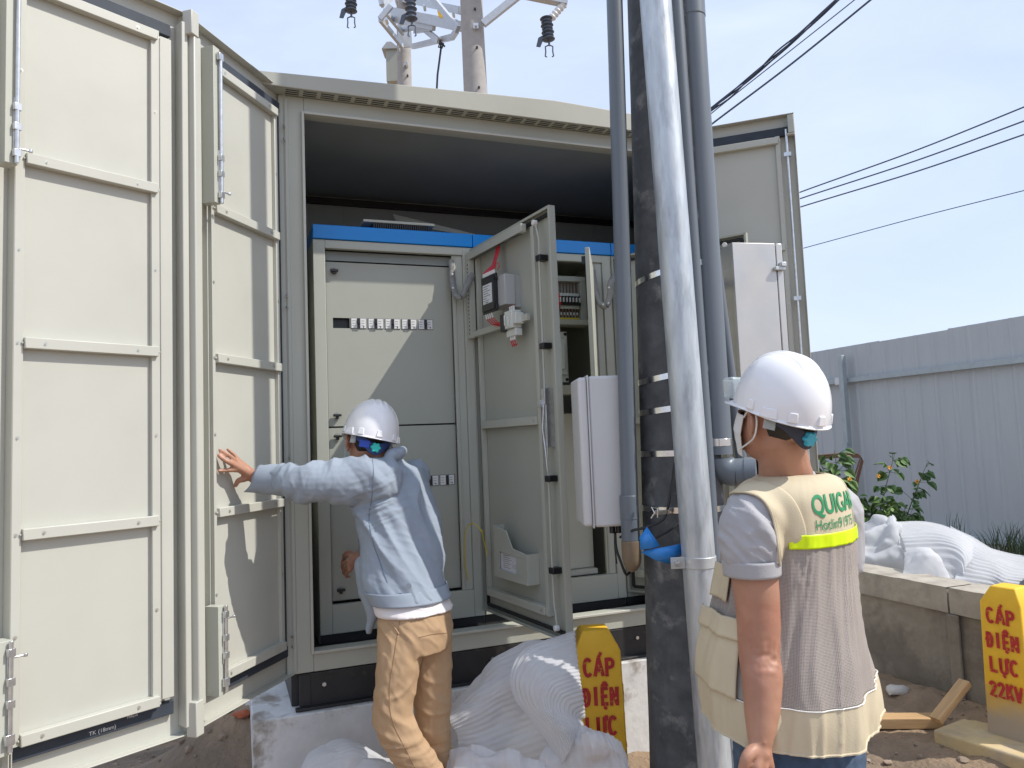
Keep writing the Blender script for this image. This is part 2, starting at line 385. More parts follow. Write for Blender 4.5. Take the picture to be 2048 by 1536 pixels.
def leaf(P, Q, px0, px1, bars, sL, sR, label, latch_x=None, near_flange=True, hinge_gasket=False):
    """one folding door leaf from P (left) to Q (right), inner face towards the viewer"""
    P, Q = Vector(P), Vector(Q); M = frame(P, Q - P); w_ = (Q - P).length
    s = MB(); s.box(.002, w_ - .002, .034, .038, ZB, ZT)
    s.box(.002, w_ - .002, -.004, .034, ZT - .004, ZT); s.box(.002, w_ - .002, -.004, .034, ZB, ZB + .004)
    s.box(.002, .006, -.004, .034, ZB + .004, ZT - .004); s.box(w_ - .006, w_ - .002, -.004, .034, ZB + .004, ZT - .004)
    o = s.build('door_leaf', M_paint, kiosk, M, .0015)
    if label: o['label'] = label
    # the flat plate seen around the insulated core
    MB().box(px0 - .004, px1 + .004, .010, .034, .745, 3.03).build('insulated_core', M_paint, o, M, .002)
    b = MB(); b.box(px0, px0 + sL, -.006, .010, .737, 3.036); b.box(px1 - sR, px1, -.006, .010, .737, 3.036)
    b.build('core_stile', M_paint, o, M, .0015)
    pts = []
    for i, z in enumerate(bars):
        zz = z
        t = MB(); t.box(px0 + sL + .0005, px1 - sR * .35, -.019, .0095, zz - .017, zz + .017); t.box(px0 + sL - .006, px0 + sL, -.012, -.0062, zz - .004, zz + .004); t.box(px1 - sR * .35, px1 - sR * .35 + .006, -.012, -.0062, zz - .004, zz + .004)
        t.build('cross_rail', M_paint, o, M, .0025)
        pts += [(px0 + sL + .055, -.0192, zz), (px1 - sR - .05, -.0192, zz), (px0 + sL * .45, -.0062, zz), (px1 - sR * .17, -.0062, zz)]
    for i in range(len(bars) - 1):
        zm = (bars[i] + bars[i + 1]) / 2; pts += [(px0 + sL * .5, -.0062, zm), (px1 - sR * .5, -.0062, zm)]
    screws(o, M, pts)
    MB().box(px0, px1 + .05, .012, .0335, .69, .734).build('gasket_strip', M_gasket, o, M, .002); MB().box(px0, px1 + .05, .012, .0335, 3.04, 3.085).build('gasket_strip', M_gasket, o, M, .002)
    if hinge_gasket: MB().box(px1 + .012, px1 + .036, .008, .0335, .735, 3.039).build('gasket_strip', M_gasket, o, M, .002)
    return o, M, w_
l1 = Vector((-1.1295, 2.6103, 0)); l2 = Vector((-1.4674, 2.1996, 0))
bars = (3.012, 2.464, 1.90, 1.335, .752)
LA, MA, wA = leaf(l1, KL, .125, .572, bars, .016, .022, 'door leaf hinged to the kiosk, half in shade, touched by a hand', hinge_gasket=True)
b = MB(); b.box(-.004, .034, -.036, .033, .70, 3.06); b.box(.0345, .072, -.004, .033, .70, 3.06); b.build('leaf_stile', M_paint, LA, MA, .004)
latch(LA, MA, .094, 2.463, 3.056, True); latch(LA, MA, .094, .709, 1.015, False)
LB, MB_, wB = leaf(l2, l1, -.004, .43, bars, .026, .028, 'widest folding door leaf, fully sunlit, at the left')
b = MB(); b.box(.432, .474, -.006, .010, .75, 3.02); b.box(.505, .527, -.02, .033, .64, 3.10); b.build('leaf_stile', M_paint, LB, MB_, .003)
l3 = l2 + Vector((-.5, -.866, 0)) * .56
LC, MC, wC = leaf(l3, l2, .04, .47, bars, .02, .02, 'outermost folding door leaf cut off by the left picture edge')
latch(LC, MC, .52, 2.42, 3.0, True); latch(LC, MC, .52, .74, 1.05, False)
# corner knuckles between the two nearest leaves
for z in (3.10, .652):
    s = MB(); Mh = frame(l1, KL - l1)
    s.box(-.022, .018, -.04, .0, z - .045, z + .045 if z > 2 else z + .07); s.build('fold_cover', M_paint, LA, Mh, .003)
def text_on(o, M, body, x, z, y, size, rot=0, sx=1, mat_=None):
    return text_mesh(body, size, mat_ or M_white, 'lettering', o, M @ Matrix.Translation((x, y, z)) @ Matrix.Rotation(R(rot), 4, 'Y'), sx=sx)
text_on(LB, MB_, 'TK (18mm)', .255, .706, .0112, .017)
text_on(LB, MB_, 'Malaysia', .345, .722, .0112, .010)
text_on(LA, MA, 'SUPERLON', .152, .706, .0112, .021, rot=180)
rB = Vector((1.4736, 3.6658, 0)); rA = Vector((.887, 3.872, 0)); rH = MK @ Vector((KW - .01, -.008, 0))
LD, MD, wD = leaf(rA, rB, .05, .545, bars, .03, .022, 'far right door leaf opened wide behind the stainless cabinet')
s = MB(); s.cyl((wD - .045, -.016, .8), (wD - .045, -.016, 3.06), .006, n=10)
for z in (2.93, 2.2, 1.5, .9): s.box(wD - .062, wD - .028, -.024, .0, z - .01, z + .01)
s.build('locking_rod', M_zinc, LD, MD)
s = MB(); s.box(wD - .035, wD - .006, -.03, .0, ZT - .11, ZT - .02); s.box(wD - .045, wD - .006, -.026, .0, ZT - .12, ZT - .11); s.build('rod_guide', M_paint2, LD, MD, .002)
LE, ME, wE = leaf(rH, rA, .05, .5, bars, .03, .022, None)
# hinge bolts on the left jamb
hb = None
for z in (2.98, 2.92, 2.22, 2.17, 1.52, .77, .73):
    Mb = MA @ Matrix.Translation((wA - .018, 0, z))
    if hb is None: hb = MB().cyl((0, -.008, 0), (0, -.001, 0), .006, n=6).build('hinge_bolt', M_zinc, LA, Mb)
    else: dup(hb, LA, Mb)
# ------------------------------------------------------------------ plinth
pb = MB(); MP = frame(KL, ku)
NX, NZ = 60, 8
pb.box(-.17, KW + .2, -.06, 1.45, -.5, .462)
pl = pb.build('concrete_plinth', M_whitewash, None, MP, .006, 3)
tag(pl, 'whitewashed concrete plinth carrying the beige kiosk', 'plinth')
# ------------------------------------------------------------------ switchboards
PN = .234; P0 = .1324
def knob(parent, M):
    s = MB(); s.lathe([(.017, .0), (.017, -.006), (.013, -.009), (.0, -.009)], Matrix.Rotation(R(-90), 4, 'X') @ Matrix.Scale(-1, 4, (0, 0, 1)), n=16)
    s.box(-.019, .019, -.026, -.008, -.0055, .0055); s.box(-.007, .007, -.02, -.006, -.017, .0)
    return s.build('quarter_turn_latch', M_black, parent, M, .0015)
_brk = None
def breaker(parent, M):
    global _brk
    if _brk is not None: return dup(_brk, parent, M)
    s = MB(); s.mi = 2; s.box(.0, .076, -.0025, .001, -.026, .026); s.mi = 0
    s.box(.0022, .0738, -.004, -.002, -.0238, .0238)
    o = s.build('breaker', [M_white, M_black, M_ink], parent, M)
    s = MB(); s.box(.030, .045, -.009, -.0041, -.0232, .0232); s.box(.032, .043, -.018, -.008, -.004, .008); s.build('toggle', M_black, o, M, .001)
    s = MB()
    for q in (.006, .05): 
        for z in (-.012, 0, .012): s.box(q, q + .015, -.0045, -.0041, z - .0012, z + .0006)
    s.box(.060, .064, -.006, -.0041, -.02, -.012)
    s.build('fine_print', M_ink, o, M)
    _brk = o; return o
def board(k, label):
    u0 = P0 + .8 * k; M = frame(KL + ku * u0 + kv * PN, ku)
    t = thing('switchboard', label, 'switchboard', M @ Matrix.Translation((0, 0, .656)), 'switchboards standing side by side in the kiosk')
    b = MB(); b.box(.0015, .7985, -.008, .6, 2.551, 2.62)
    b.build('blue_header', M_blue, t, M, .003)
    b = MB(); b.box(.002, .058, .0, .03, .70, 2.549); b.box(.745, .798, .0, .03, .70, 2.549); b.box(.058, .745, .0, .03, 2.508, 2.549); b.box(.058, .745, .0, .03, .70, .83)
    b.box(.69, .7445, .012, .03, .83, 2.508)
    b.box(.7, .705, .006, .012, .83, 2.508); b.build('frame', M_paint2, t, M, .0025)
    b = MB(); b.box(.002, .0045, .031, .6, .656, 2.55); b.box(.7955, .798, .031, .6, .656, 2.55); b.box(.005, .795, .597, .6, .656, 2.55); b.box(.005, .795, .031, .597, 2.545, 2.5485); b.box(.005, .795, .031, .597, .70, .704)
    b.build('side_panels', M_panel, t, M)
    b = MB(); b.box(.004, .796, .02, .59, .656, .699); b.build('plinth_channel', M_blackst, t, M)
    for x in (.06, .55):
        s = MB(); s.tube([(x + .02 * math.cos(a), .3, 2.645 + .03 * math.sin(a)) for a in [i * math.pi / 8 - .4 for i in range(13)]], .006, 6); s.box(x - .015, x + .015, .28, .32, 2.6205, 2.628)
        s.build('lifting_eye', M_black, t, M)
    return t, M
S1, M1 = board(0, 'first switchboard from the left with closed grey doors, behind the man in blue')
S2, M2 = board(1, 'middle switchboard standing open, with its wired door swung towards the camera')
S3, M3 = board(2, 'rightmost switchboard in the kiosk, mostly hidden behind the utility pole')
def inner_door(t, M, x0, x1, z0, z1, y=.056, name='inner_door'):
    return MB().box(x0, x1, y, y + .0025, z0, z1).box(x0, x0 + .003, y + .0025, y + .02, z0, z1).box(x1 - .003, x1, y + .0025, y + .02, z0, z1).build(name, M_paint2, t, M, .001)
yd = .056
# door plates with cut-outs are built round their slots
def slotted(name, t, M, x0, x1, z0, z1, sx0, sx1, sz0, sz1):
    s = MB(); s.box(x0, x1, yd, yd + .0025, sz1, z1); s.box(x0, x1, yd, yd + .0025, z0, sz0)
    s.box(x0, sx0, yd, yd + .0025, sz0, sz1); s.box(sx1, x1, yd, yd + .0025, sz0, sz1)
    s.box(*((sx0 + .08, sx1) if sx0 < .15 else (sx0, sx1 - .08)), yd, yd + .0025, sz0, sz1)
    return s.build(name, M_panel, t, M)
ud = slotted('upper_door', S1, M1, .066, .694, 1.656, 2.455, .096, .598, 2.1305, 2.181)
ld = slotted('lower_door', S1, M1, .066, .694, .838, 1.648, .18, .682, 1.347, 1.398)
MB().box(.06, .7, yd + .03, yd + .034, .832, 2.46).build('rear_shield', M_black, S1, M1)
for d_, z in ((ud, 2.41), (ud, 1.708), (ld, 1.608), (ld, .888)): knob(d_, M1 @ Matrix.Translation((.105, yd, z)))
for k in range(5): breaker(ud, M1 @ Matrix.Translation((.181 + .0838 * k, yd, 2.1557)))
for k in range(5): breaker(ld, M1 @ Matrix.Translation((.603 - .0838 * (k + 0) - .0, yd, 1.3725)) @ Matrix.Translation((-.0, 0, 0)))
for z in (2.33, 1.755, 1.60, .95):
    box_obj('door_hinge', (.6945, .706, yd - .016, yd + .004, z - .032, z + .032), M_black, ud if z > 1.65 else ld, M1, .002)
s = MB(); s.box(.058, .7, .055, .058, 2.462, 2.507); s.build('recess_shadow_plate', M_inside, S1, M1)  # darker strip standing in for the shadow in the recess above the upper door
# sleeve with cable from panel 1 to the open door
def ribbon_tube(name, pts, rw, rt, mat_, n=14, rings=40, noise_=.004):
    P = spline([list(p) for p in pts], rings); s = MB()
    def fn(u_, v_):
        i = min(int(round(v_ * (rings - 1))), rings - 1); c = Vector(P[i]); d = Vector(P[min(i + 1, rings - 1)]) - Vector(P[max(i - 1, 0)]); d.normalize()
        a = Vector((ku.x, ku.y, 0)) if abs(d.z) > .5 else Vector((0, 0, 1)); a = (a - d * a.dot(d)).normalized(); b_ = d.cross(a)
        t = u_ * 2 * math.pi; q = c + a * rw * math.cos(t) + b_ * rt * math.sin(t)
        return q + (a * math.cos(t) + b_ * math.sin(t)) * noise_ * noise.noise(q * 45)
    s.grid(fn, n, rings - 1, closed=True, capu=True); return s.build(name, mat_, None, None)
def buttons(parent, pts):
    for p in pts:
        s = MB(); s.lathe([(.0055, -.0), (.0055, -.003), (.002, -.005), (0, -.005)], n=10); s.build('snap_button', M_white, parent, Matrix.Translation(p) @ Matrix.Rotation(R(90), 4, 'X') @ Matrix.Scale(-1, 4, (0, 0, 1)))
def PK(px, py, bb):
    """pixel -> point on the plane parallel to the kiosk front at outward offset bb"""
    P = KL - kv * bb; v = ray(px, py); n_ = -kv; t = (P - CAM).dot(n_) / v.dot(n_); return CAM + v * t
sp = [PK(903, 520, -.25), PK(905, 560, -.24), PK(912, 590, -.2), PK(925, 592, -.17), PK(935, 570, -.17), PK(945, 548, -.19)]
sl1 = ribbon_tube('cable_sleeve', sp, .016, .010, M_sleeve); tag(sl1, 'grey cable sleeve sagging beside the first closed switchboard door', 'cable sleeve', 'grey sleeves carrying cables to the board doors')
buttons(sl1, [PK(905, 549, -.222), PK(906, 576, -.21)])
sp = [PK(1186, 540, -.2), PK(1190, 575, -.19), PK(1198, 604, -.16), PK(1212, 612, -.15), PK(1220, 590, -.15), PK(1221, 568, -.15), PK(1229, 553, -.17)]
sl2 = ribbon_tube('cable_sleeve', sp, .018, .010, M_sleeve); tag(sl2, 'grey buttoned cable sleeve hanging left of the utility pole', 'cable sleeve', 'grey sleeves carrying cables to the board doors')
buttons(sl2, [PK(1206, 609, -.13), PK(1217, 606, -.13), PK(1218, 575, -.13), PK(1232, 551, -.15)])
# --- middle board interior
MB().box(.10, .66, .585, .592, .75, 2.5).build('mounting_plate', M_inside, S2, M2)
s = MB(); s.box(.06, .70, .03, .20, 1.79, 1.84); s.build('shelf', M_paint2, S2, M2, .002)
s = MB(); s.box(.08, .66, .10, .103, .86, 1.69); s.box(.08, .66, .06, .10, .83, .858); s.build('lower_cover', M_paint2, S2, M2, .002)
for x in (.2, .35, .5): MB().box(x, x + .03, .3, .31, 1.66, 1.80).build('busbar', M_copper, S2, M2)
s = MB(); s.box(.12, .69, .14, .145, 2.17, 2.45)
for a in ((.12, .69, .10, .14, 2.42, 2.45), (.12, .69, .05, .14, 2.17, 2.20), (.655, .69, .10, .14, 2.20, 2.42), (.12, .15, .10, .14, 2.20, 2.42)): s.box(*a)
cbx = s.build('control_box', M_panel, S2, M2, .002)
for k in range(11):
    x = .628 - k * .0195; s = MB(); s.mi = 0 if k != 6 else 1
    s.box(x, x + .0175, .105, .139, 2.268, 2.355); s.mi = 2; s.box(x + .001, x + .0165, .085, .105, 2.285, 2.335); s.mi = 0; s.box(x + .006, x + .011, .072, .085, 2.30, 2.325)
    s.build('modular_breaker', [M_cream, M_red, M_black if k != 6 else M_red], cbx, M2, .0006)
    MB().cyl((x + .009, .12, 2.268), (x + .009, .125, 2.20), .0035, n=6).cyl((x + .009, .12, 2.268), (x + .009, .115, 2.25), .005, n=6).build('wire_tail', M_copper, cbx, M2)
    MB().cyl((x + .009, .12, 2.355), (x + .012, .125, 2.415), .0035, n=6).build('wire_tail', M_copper, cbx, M2)
    MB().cyl((x + .009, .118, 2.252), (x + .009, .118, 2.235), .0042, n=6).build('wire_ferrule', M_white, cbx, M2)
MB().box(.3, .64, .1, .105, 2.205, 2.217).build('warning_strip', M_yell, cbx, M2)
s = MB(); s.box(.16, .56, .10, .19, 1.86, 2.14); s.box(.16, .545, .085, .10, 1.90, 2.10); s.box(.505, .53, .07, .085, 1.93, 2.07); mbk = s.build('main_breaker', M_cream, S2, M2, .004)
for x, z in ((.548, 2.125), (.548, 1.875)): MB().cyl((x, .097, z), (x, .101, z), .009, n=12).build('mounting_hole', M_black, mbk, M2)
# the inner door of the middle board, seen edge on
e0 = at(1181, 640, 3.50); e1 = KL + ku * (P0 + .8 + .69) + kv * (PN + .02); Me = frame((e0.x, e0.y, 0), (e1.x - e0.x, e1.y - e0.y))
ew = math.hypot(e1.x - e0.x, e1.y - e0.y)
ind = MB().box(0, ew, -.011, .011, 1.66, 2.455).build('inner_door', M_paint2, S2, Me, .002)
MB().box(.02, .05, .011, .03, 2.38, 2.42).build('latch_block', M_black, ind, Me, .002)
# --- the big open door of the middle board
def big_door(t, H, Q, rich):
    H, Q = Vector(H), Vector(Q); M = frame(H, Q - H); w_ = (Q - H).length; z0, z1 = .729, 2.5403
    s = MB(); s.box(0, w_, .022, .025, z0, z1); s.box(0, w_, -.006, .022, z1 - .003, z1); s.box(0, w_, -.006, .022, z0, z0 + .003); s.box(0, .003, -.006, .022, z0 + .003, z1 - .003); s.box(w_ - .003, w_, -.006, .022, z0 + .003, z1 - .003)
    s.box(w_ - .012, w_ - .003, -.006, -.003, z0 + .003, z1 - .003); s.box(.003, .012, -.006, -.003, z0 + .003, z1 - .003); s.box(.012, w_ - .012, -.006, -.003, z1 - .012, z1 - .003); s.box(.012, w_ - .012, -.006, -.003, z0 + .003, z0 + .012)
    d = s.build('outer_door', M_panel, t, M, .0012)
    q = .028; s = MB(); a = w_ - q
    s.box(q - .007, q + .007, .008, .0218, z0 + q, z1 - q); s.box(a - .007, a + .007, .008, .0218, z0 + q, z1 - q); s.box(q, a, .008, .0216, z1 - q - .007, z1 - q + .007); s.box(q, a, .008, .0216, z0 + q - .007, z0 + q + .007)
    s.build('door_seal', M_rubber, d, M, .002)
    s = MB(); s.box(.045, .066, -.002, .0215, z0 + .08, z1 - .05); s.box(w_ - .165, w_ - .14, -.004, .0215, z0 + .08, z1 - .05)
    s.build('door_stile', M_paint2, d, M, .002)
    for z in (1.637, z0 + .10):
        MB().box(.067, w_ - .1655, -.012, .0215, z - .018, z + .018).build('door_rail', M_paint2, d, M, .002)
        screws(d, M, [(.09, -.0122, z), (.33, -.0122, z), (w_ - .19, -.0122, z)])
    xr = w_ - .085
    s = MB(); P = [(xr + .02, -.012, z0 + .05), (xr + .004, -.012, z0 + .14), (xr, -.012, z0 + .2), (xr, -.012, z1 - .22), (xr + .006, -.012, z1 - .13), (xr - .02, -.012, z1 - .05)]
    s.tube(P, .0045, 6); s.build('locking_rod', M_paint2, d, M)
    for z in (z0 + .05, z1 - .05):
        x = xr + (.02 if z < 1 else -.02)
        MB().cyl((x, -.026, z), (x, -.006, z), .012, n=14).build('rod_roller', M_white, d, M, .002)
    for z in (z0 + .28, z0 + .66, 1.95, 2.33): MB().box(xr - .016, xr + .022, -.022, .0215, z - .013, z + .013).build('rod_clip', M_black, d, M, .003)
    s = MB(); s.box(xr - .02, xr + .012, -.02, .0215, 1.70, 1.77); s.box(xr - .03, xr - .005, -.034, -.02, 1.69, 1.72); s.box(xr - .012, xr + .012, -.016, .0215, 1.52, 1.70); s.tube([(xr, -.02, 1.70), (xr - .015, -.022, 1.6), (xr, -.02, 1.5), (xr + .004, -.018, 1.42)], .004, 6)
    s.build('lock_mechanism', M_zinc, d, M, .001)
    return d, M, w_
H2 = KL + ku * (P0 + .79) + kv * PN
d2, MD2, w2 = big_door(S2, H2, (.1884, 3.1001, 0), True)
H3 = KL + ku * (P0 + 1.60) + kv * (PN - .005)
d3, MD3, w3 = big_door(S3, (H3.x, H3.y, 0), (1.19, 3.655, 0), False)
s = MB(); s.box(.004, .585, -.034, -.006, 2.474, 2.512); s.box(.583, .586, -.032, -.008, 2.478, 2.508)
s.box(.004, .044, -.034, -.006, 2.075, 2.474); s.box(.044, .59, -.026, -.006, 2.078, 2.108)
tr = s.build('cable_trunking', M_paint2, d2, MD2, .0015)
s = MB()
for k in range(19): s.cyl((.024, -.0345, 2.10 + k * .0195), (.024, -.0338, 2.10 + k * .0195), .0048, n=10)
for k in range(24): s.box(.06 + k * .021, .07 + k * .021, -.033, -.01, 2.4725, 2.474)
s.mi = 0; s.box(.57, .582, -.030, -.010, 2.481, 2.505); s.build('trunking_perforation', M_black, tr, MD2)
MDr = MD2 @ Matrix.Translation((.068, .012, 0))
s = MB(); s.box(.25, .40, -.075, -.02, 2.17, 2.31); s.build('relay_housing', M_devgrey, d2, MDr, .003)
s = MB(); s.box(.262, .392, -.0185, .0215, 2.16, 2.31); s.build('relay_base', M_devgrey, d2, MDr, .003)
s = MB(); s.box(.215, .335, -.10, -.0755, 2.16, 2.315); s.box(.20, .345, -.092, -.08, 2.295, 2.325); s.box(.205, .345, -.092, -.08, 2.15, 2.18)
rel = s.build('control_relay', M_black, d2, MDr, .002)
MB().box(.23, .322, -.1015, -.1001, 2.193, 2.283).build('relay_label', M_label, rel, MDr)
s = MB()
for k, wd in enumerate((.06, .045, .07, .05, .07, .03, .06)): s.box(.236, .236 + wd, -.1021, -.1016, 2.272 - k * .011, 2.2745 - k * .011)
s.box(.255, .285, -.1021, -.1016, 2.196, 2.200); s.build('fine_print', M_ink, rel, MDr)
def wires(paths, r, fr):
    for P in paths:
        o = MB().tube(P, r, 6).build('red_wire', M_red, d2, MDr); MB().tube([Vector(P[0]), Vector(P[0]).lerp(Vector(P[1]), .9)], r + .0014, 6).build('wire_ferrule', M_white, o, MDr)
wires([[(x, -.085, 2.325), (x, -.088, 2.345), (.26 + k * .003, -.06, 2.38), (.255 + k * .004, -.04, 2.43), (.235 + k * .004, -.02, 2.476)] for k, x in enumerate([.218 + .015 * k for k in range(8)])], .0036, 1)
wires([[(.22 + k * .02, -.085, 2.15), (.224 + k * .02, -.08, 2.125), (.25 + k * .02, -.07, 2.10), (.295 + k * .02, -.05, 2.085)] for k in range(4)], .0026, 1)
wires([[(.40 + k * .017, -.05, 2.13), (.404 + k * .017, -.055, 2.16)] for k in range(3)], .003, 1)
wires([[(.40 + k * .017, -.05, 2.03), (.402 + k * .017, -.055, 2.0), (.408 + k * .017, -.05, 1.975), (.418 + k * .017, -.05, 1.985)] for k in range(3)], .0026, 1)
MB().tube([(.335, -.085, 2.345), (.355, -.09, 2.37), (.37, -.085, 2.36), (.365, -.08, 2.345), (.345, -.08, 2.34)], .002, 6).build('red_wire', M_red, d2, MDr)
s = MB(); s.box(.33, .385, -.07, -.026, 2.05, 2.13); s.build('auxiliary_contact', M_black, d2, MDr, .003)
s = MB(); s.box(.385, .455, -.075, -.026, 2.055, 2.135); s.box(.455, .48, -.07, -.026, 2.07, 2.12); s.box(.37, .46, -.06, -.026, 2.02, 2.054); s.box(.39, .40, -.082, -.075, 2.07, 2.12); s.box(.42, .43, -.082, -.075, 2.06, 2.11)
s.build('contactor', M_cream, d2, MDr, .003)
s = MB(); s.box(.23, .53, -.04, -.036, .932, 1.065)
s = MB()
pk = [(.215, .925), (.53, .925), (.53, 1.058), (.40, 1.072), (.345, 1.145), (.235, 1.16), (.215, 1.16)]
ho = [(.27, .965), (.43, .955), (.43, 1.035), (.27, 1.045)]
# pocket front built round its window
s.prism([(.215, .925), (.53, .925), (.53, .955), (.215, .965)], -.04, -.036); s.prism([(.215, .9652), (.27, .9635), (.27, 1.045), (.215, 1.045)], -.04, -.036)
s.prism([(.43, .9583), (.53, .9552), (.53, 1.036), (.43, 1.038)], -.04, -.036); s.prism([(.215, 1.0452), (.53, 1.0362), (.53, 1.058), (.40, 1.072), (.345, 1.145), (.235, 1.16), (.215, 1.16)], -.04, -.036)
s.box(.215, .218, -.036, .0215, .925, 1.16); s.box(.527, .53, -.036, .0215, .925, 1.058); s.box(.218, .527, -.036, .0215, .925, .928)
pkt = s.build('document_pocket', M_paint2, d2, MD2, .001)
MB().box(.24, .44, -.03, -.026, .935, 1.05).build('folded_paper', M_label, pkt, MD2)
s = MB()
for k in range(7): s.box(.29, .345 + (k * 37 % 5) * .006, -.0306, -.0301, 1.03 - k * .009, 1.0315 - k * .009)
for k in range(3): s.box(.37, .42, -.0306, -.0301, .995 - k * .006, .9958 - k * .006)
s.build('fine_print', M_ink, pkt, MD2)
# earth wire
s = MB(); s.tube([Vector(p) for p in spline([list(PK(937, 1160, -.22)), list(PK(929, 1120, -.2)), list(PK(932, 1060, -.17)), list(PK(948, 1047, -.13)), list(PK(965, 1065, -.08)), list(MD2 @ Vector((.05, -.02, 1.12))), list(MD2 @ Vector((.075, -.005, 1.0)))], 24)], .0028, 6)
tag(s.build('earth_wire', M_yell), 'thin yellow earth wire looping from the closed board to the open door', 'wire')
# things lying on top of the boards
s = MB(); Mq = frame(KL + ku * .40 + kv * .45, ku); s.box(-.02, .34, -.2, .2, 2.655, 2.668); s.build
o = s.build('louvred_plate', M_paint2, None, Mq, .002); tag(o, 'flat louvred vent plate lying on the first blue header', 'vent plate')
s = MB()
for k in range(26): s.box(.03 + k * .011, .036 + k * .011, -.195, .19, 2.622, 2.6545)
s.build('louvre_fins', M_black, o, Mq)
s = MB(); a, b_ = at(786, 428, 4.25), at(950, 468, 4.25)
s.prism([(0, 0), (math.hypot(b_.x - a.x, b_.y - a.y), b_.z - a.z), (math.hypot(b_.x - a.x, b_.y - a.y) - .02, b_.z - a.z - .012), (.02, -.055)], 0, .012)
tag(s.build('loose_plate', M_panel, None, frame(a, b_ - a)), 'loose grey plate leaning aslant on top of the switchboards', 'plate')
# ------------------------------------------------------------------ pole and pipes
PY = 2.96
def vert_line(pxa, pya, pxb, pyb, Y, z0=-.1, z1=6.0):
    a, b_ = at(pxa, pya, Y), at(pxb, pyb, Y); d = (b_ - a)
    return a + d * ((z0 - a.z) / d.z), a + d * ((z1 - a.z) / d.z)
p0 = at(1382, 1400, PY); pole_b = Vector((p0.x, PY, -.3)); p1 = at(1322, 0, PY); pole_t = Vector((p1.x, PY, 7.5))
dxp = (p1.x - p0.x) / (p1.z - p0.z)
pole_t.x = p0.x + dxp * (7.5 - p0.z) ; pole_b.x = p0.x - dxp * (p0.z + .3)
Rb = .168
def pole_c(z): return pole_b.lerp(pole_t, (z - pole_b.z) / (pole_t.z - pole_b.z))
def pole_r(z): return Rb - .0095 * z
s = MB()
def fn(u_, v_):
    z = -.3 + 7.8 * v_; c = pole_c(z); a = u_ * 2 * math.pi; r = pole_r(z) + .0012 * noise.noise(Vector((math.cos(a) * 3, math.sin(a) * 3, z * 4)))
    for zs in (.9, 2.33, 3.7): r -= .0025 * math.exp(-((z - zs - .02 * math.sin(a * 2)) / .004) ** 2)
    return Vector((c.x + r * math.cos(a), c.y + r * math.sin(a), z))
s.grid(fn, 48, 360, closed=True, capu=True)
pole = s.build('utility_pole', M_conc, None, Matrix.Identity(4), ang=60)
tag(pole, 'thick dark concrete utility pole in front of the kiosk with pipes strapped to it', 'utility pole')
def pipe(name, label, pxa, pya, pxb, pyb, Y, r, mat_, z0, z1, extras=()):
    a, b_ = vert_line(pxa, pya, pxb, pyb, Y, z0, z1)
    s = MB(); N = 60; s.tube([a.lerp(b_, i / N) for i in range(N + 1)], r, 28)
    o = s.build(name, mat_, None, None, ang=60); tag(o, label, 'pipe'); return o, a, b_
gal, ga, gb = pipe('galvanised_pipe', 'shiny galvanised steel pipe strapped to the front of the utility pole', 1311, 0, 1419, 1400, 2.71, .0585, M_galv, .02, 6.5)
# the pipe is slimmer below its lower clamp
pv1, a1, b1 = pipe('grey_pvc_pipe', 'thin grey PVC pipe running down the left side of the utility pole', 1229, 0, 1261, 1050, 2.87, .032, M_pvc, 1.14, 6.5)
s = MB(); s.tube([a1 + Vector((0, 0, .02)), a1 + Vector((0, 0, .12))], .0345, 28); s.build('coupling', M_pvc, pv1, None, .002)
s = MB(); s.tube([a1 + Vector((0, 0, .10)), a1 + Vector((0, 0, .19))], .0355, 28); s.build('coupling', M_pvc, pv1, None, .002)
s = MB(); pr = [(.0365, .02), (.0365, -.045)] + [(.0355 * math.cos(t), -.045 - .052 * math.sin(t)) for t in [i * math.pi / 16 for i in range(1, 9)]]
s.lathe(pr, Matrix.Translation(a1 + Vector((0, 0, .0))), n=28); s.build('end_cap', M_pvcdirty, pv1, None, .001)
pv2, a2, b2 = pipe('wide_grey_pvc_pipe', 'wide grey PVC pipe with an elbow at its foot, right of the shiny pipe', 1382, 0, 1438, 905, 2.88, .0505, M_pvc, 1.47, 6.5)
cz = at(1385, 18, 2.88).z; cc = a2.lerp(b2, (cz - a2.z) / (b2.z - a2.z))
s = MB(); s.tube([cc - Vector((0, 0, .04)), cc + Vector((0, 0, .2))], .053, 28); s.build('coupling', M_pvc, pv2, None, .003)
s = MB(); e0_ = a2 + Vector((0, 0, -.005)); ep = []
for i in range(13):
    t = i / 12 * math.pi / 2; ep.append(e0_ + Vector((.055 * (1 - math.cos(t)), -.02 * (1 - math.cos(t)), -.055 * math.sin(t) - .01)))
s.tube(ep, .053, 28); s.tube([ep[-1], ep[-1] + Vector((.035, -.012, 0))], .053, 28); s.tube([ep[-1] + Vector((.03, -.010, 0)), ep[-1] + Vector((.068, -.024, 0))], .0565, 28)
s.build('elbow', M_pvc, pv2, None, .003)
pv3, a3, b3 = pipe('rear_grey_pipe', 'dark grey pipe squeezed between the shiny pipe and the wide PVC pipe', 1352, 0, 1399, 700, 2.83, .026, M_pvc, .0, 6.5)
pv4, a4, b4 = pipe('short_grey_stub_pipe', 'short grey stub pipe standing low beside the man\'s vest', 1437, 1010, 1445, 1300, 2.92, .022, M_pvc, .0, 1.33)
pv5, a5, b5 = pipe('slanting_grey_conduit', 'slim grey conduit slanting behind the elbow of the wide PVC pipe', 1462, 760, 1475, 860, 3.02, .022, M_pvc, 1.45, 2.6)
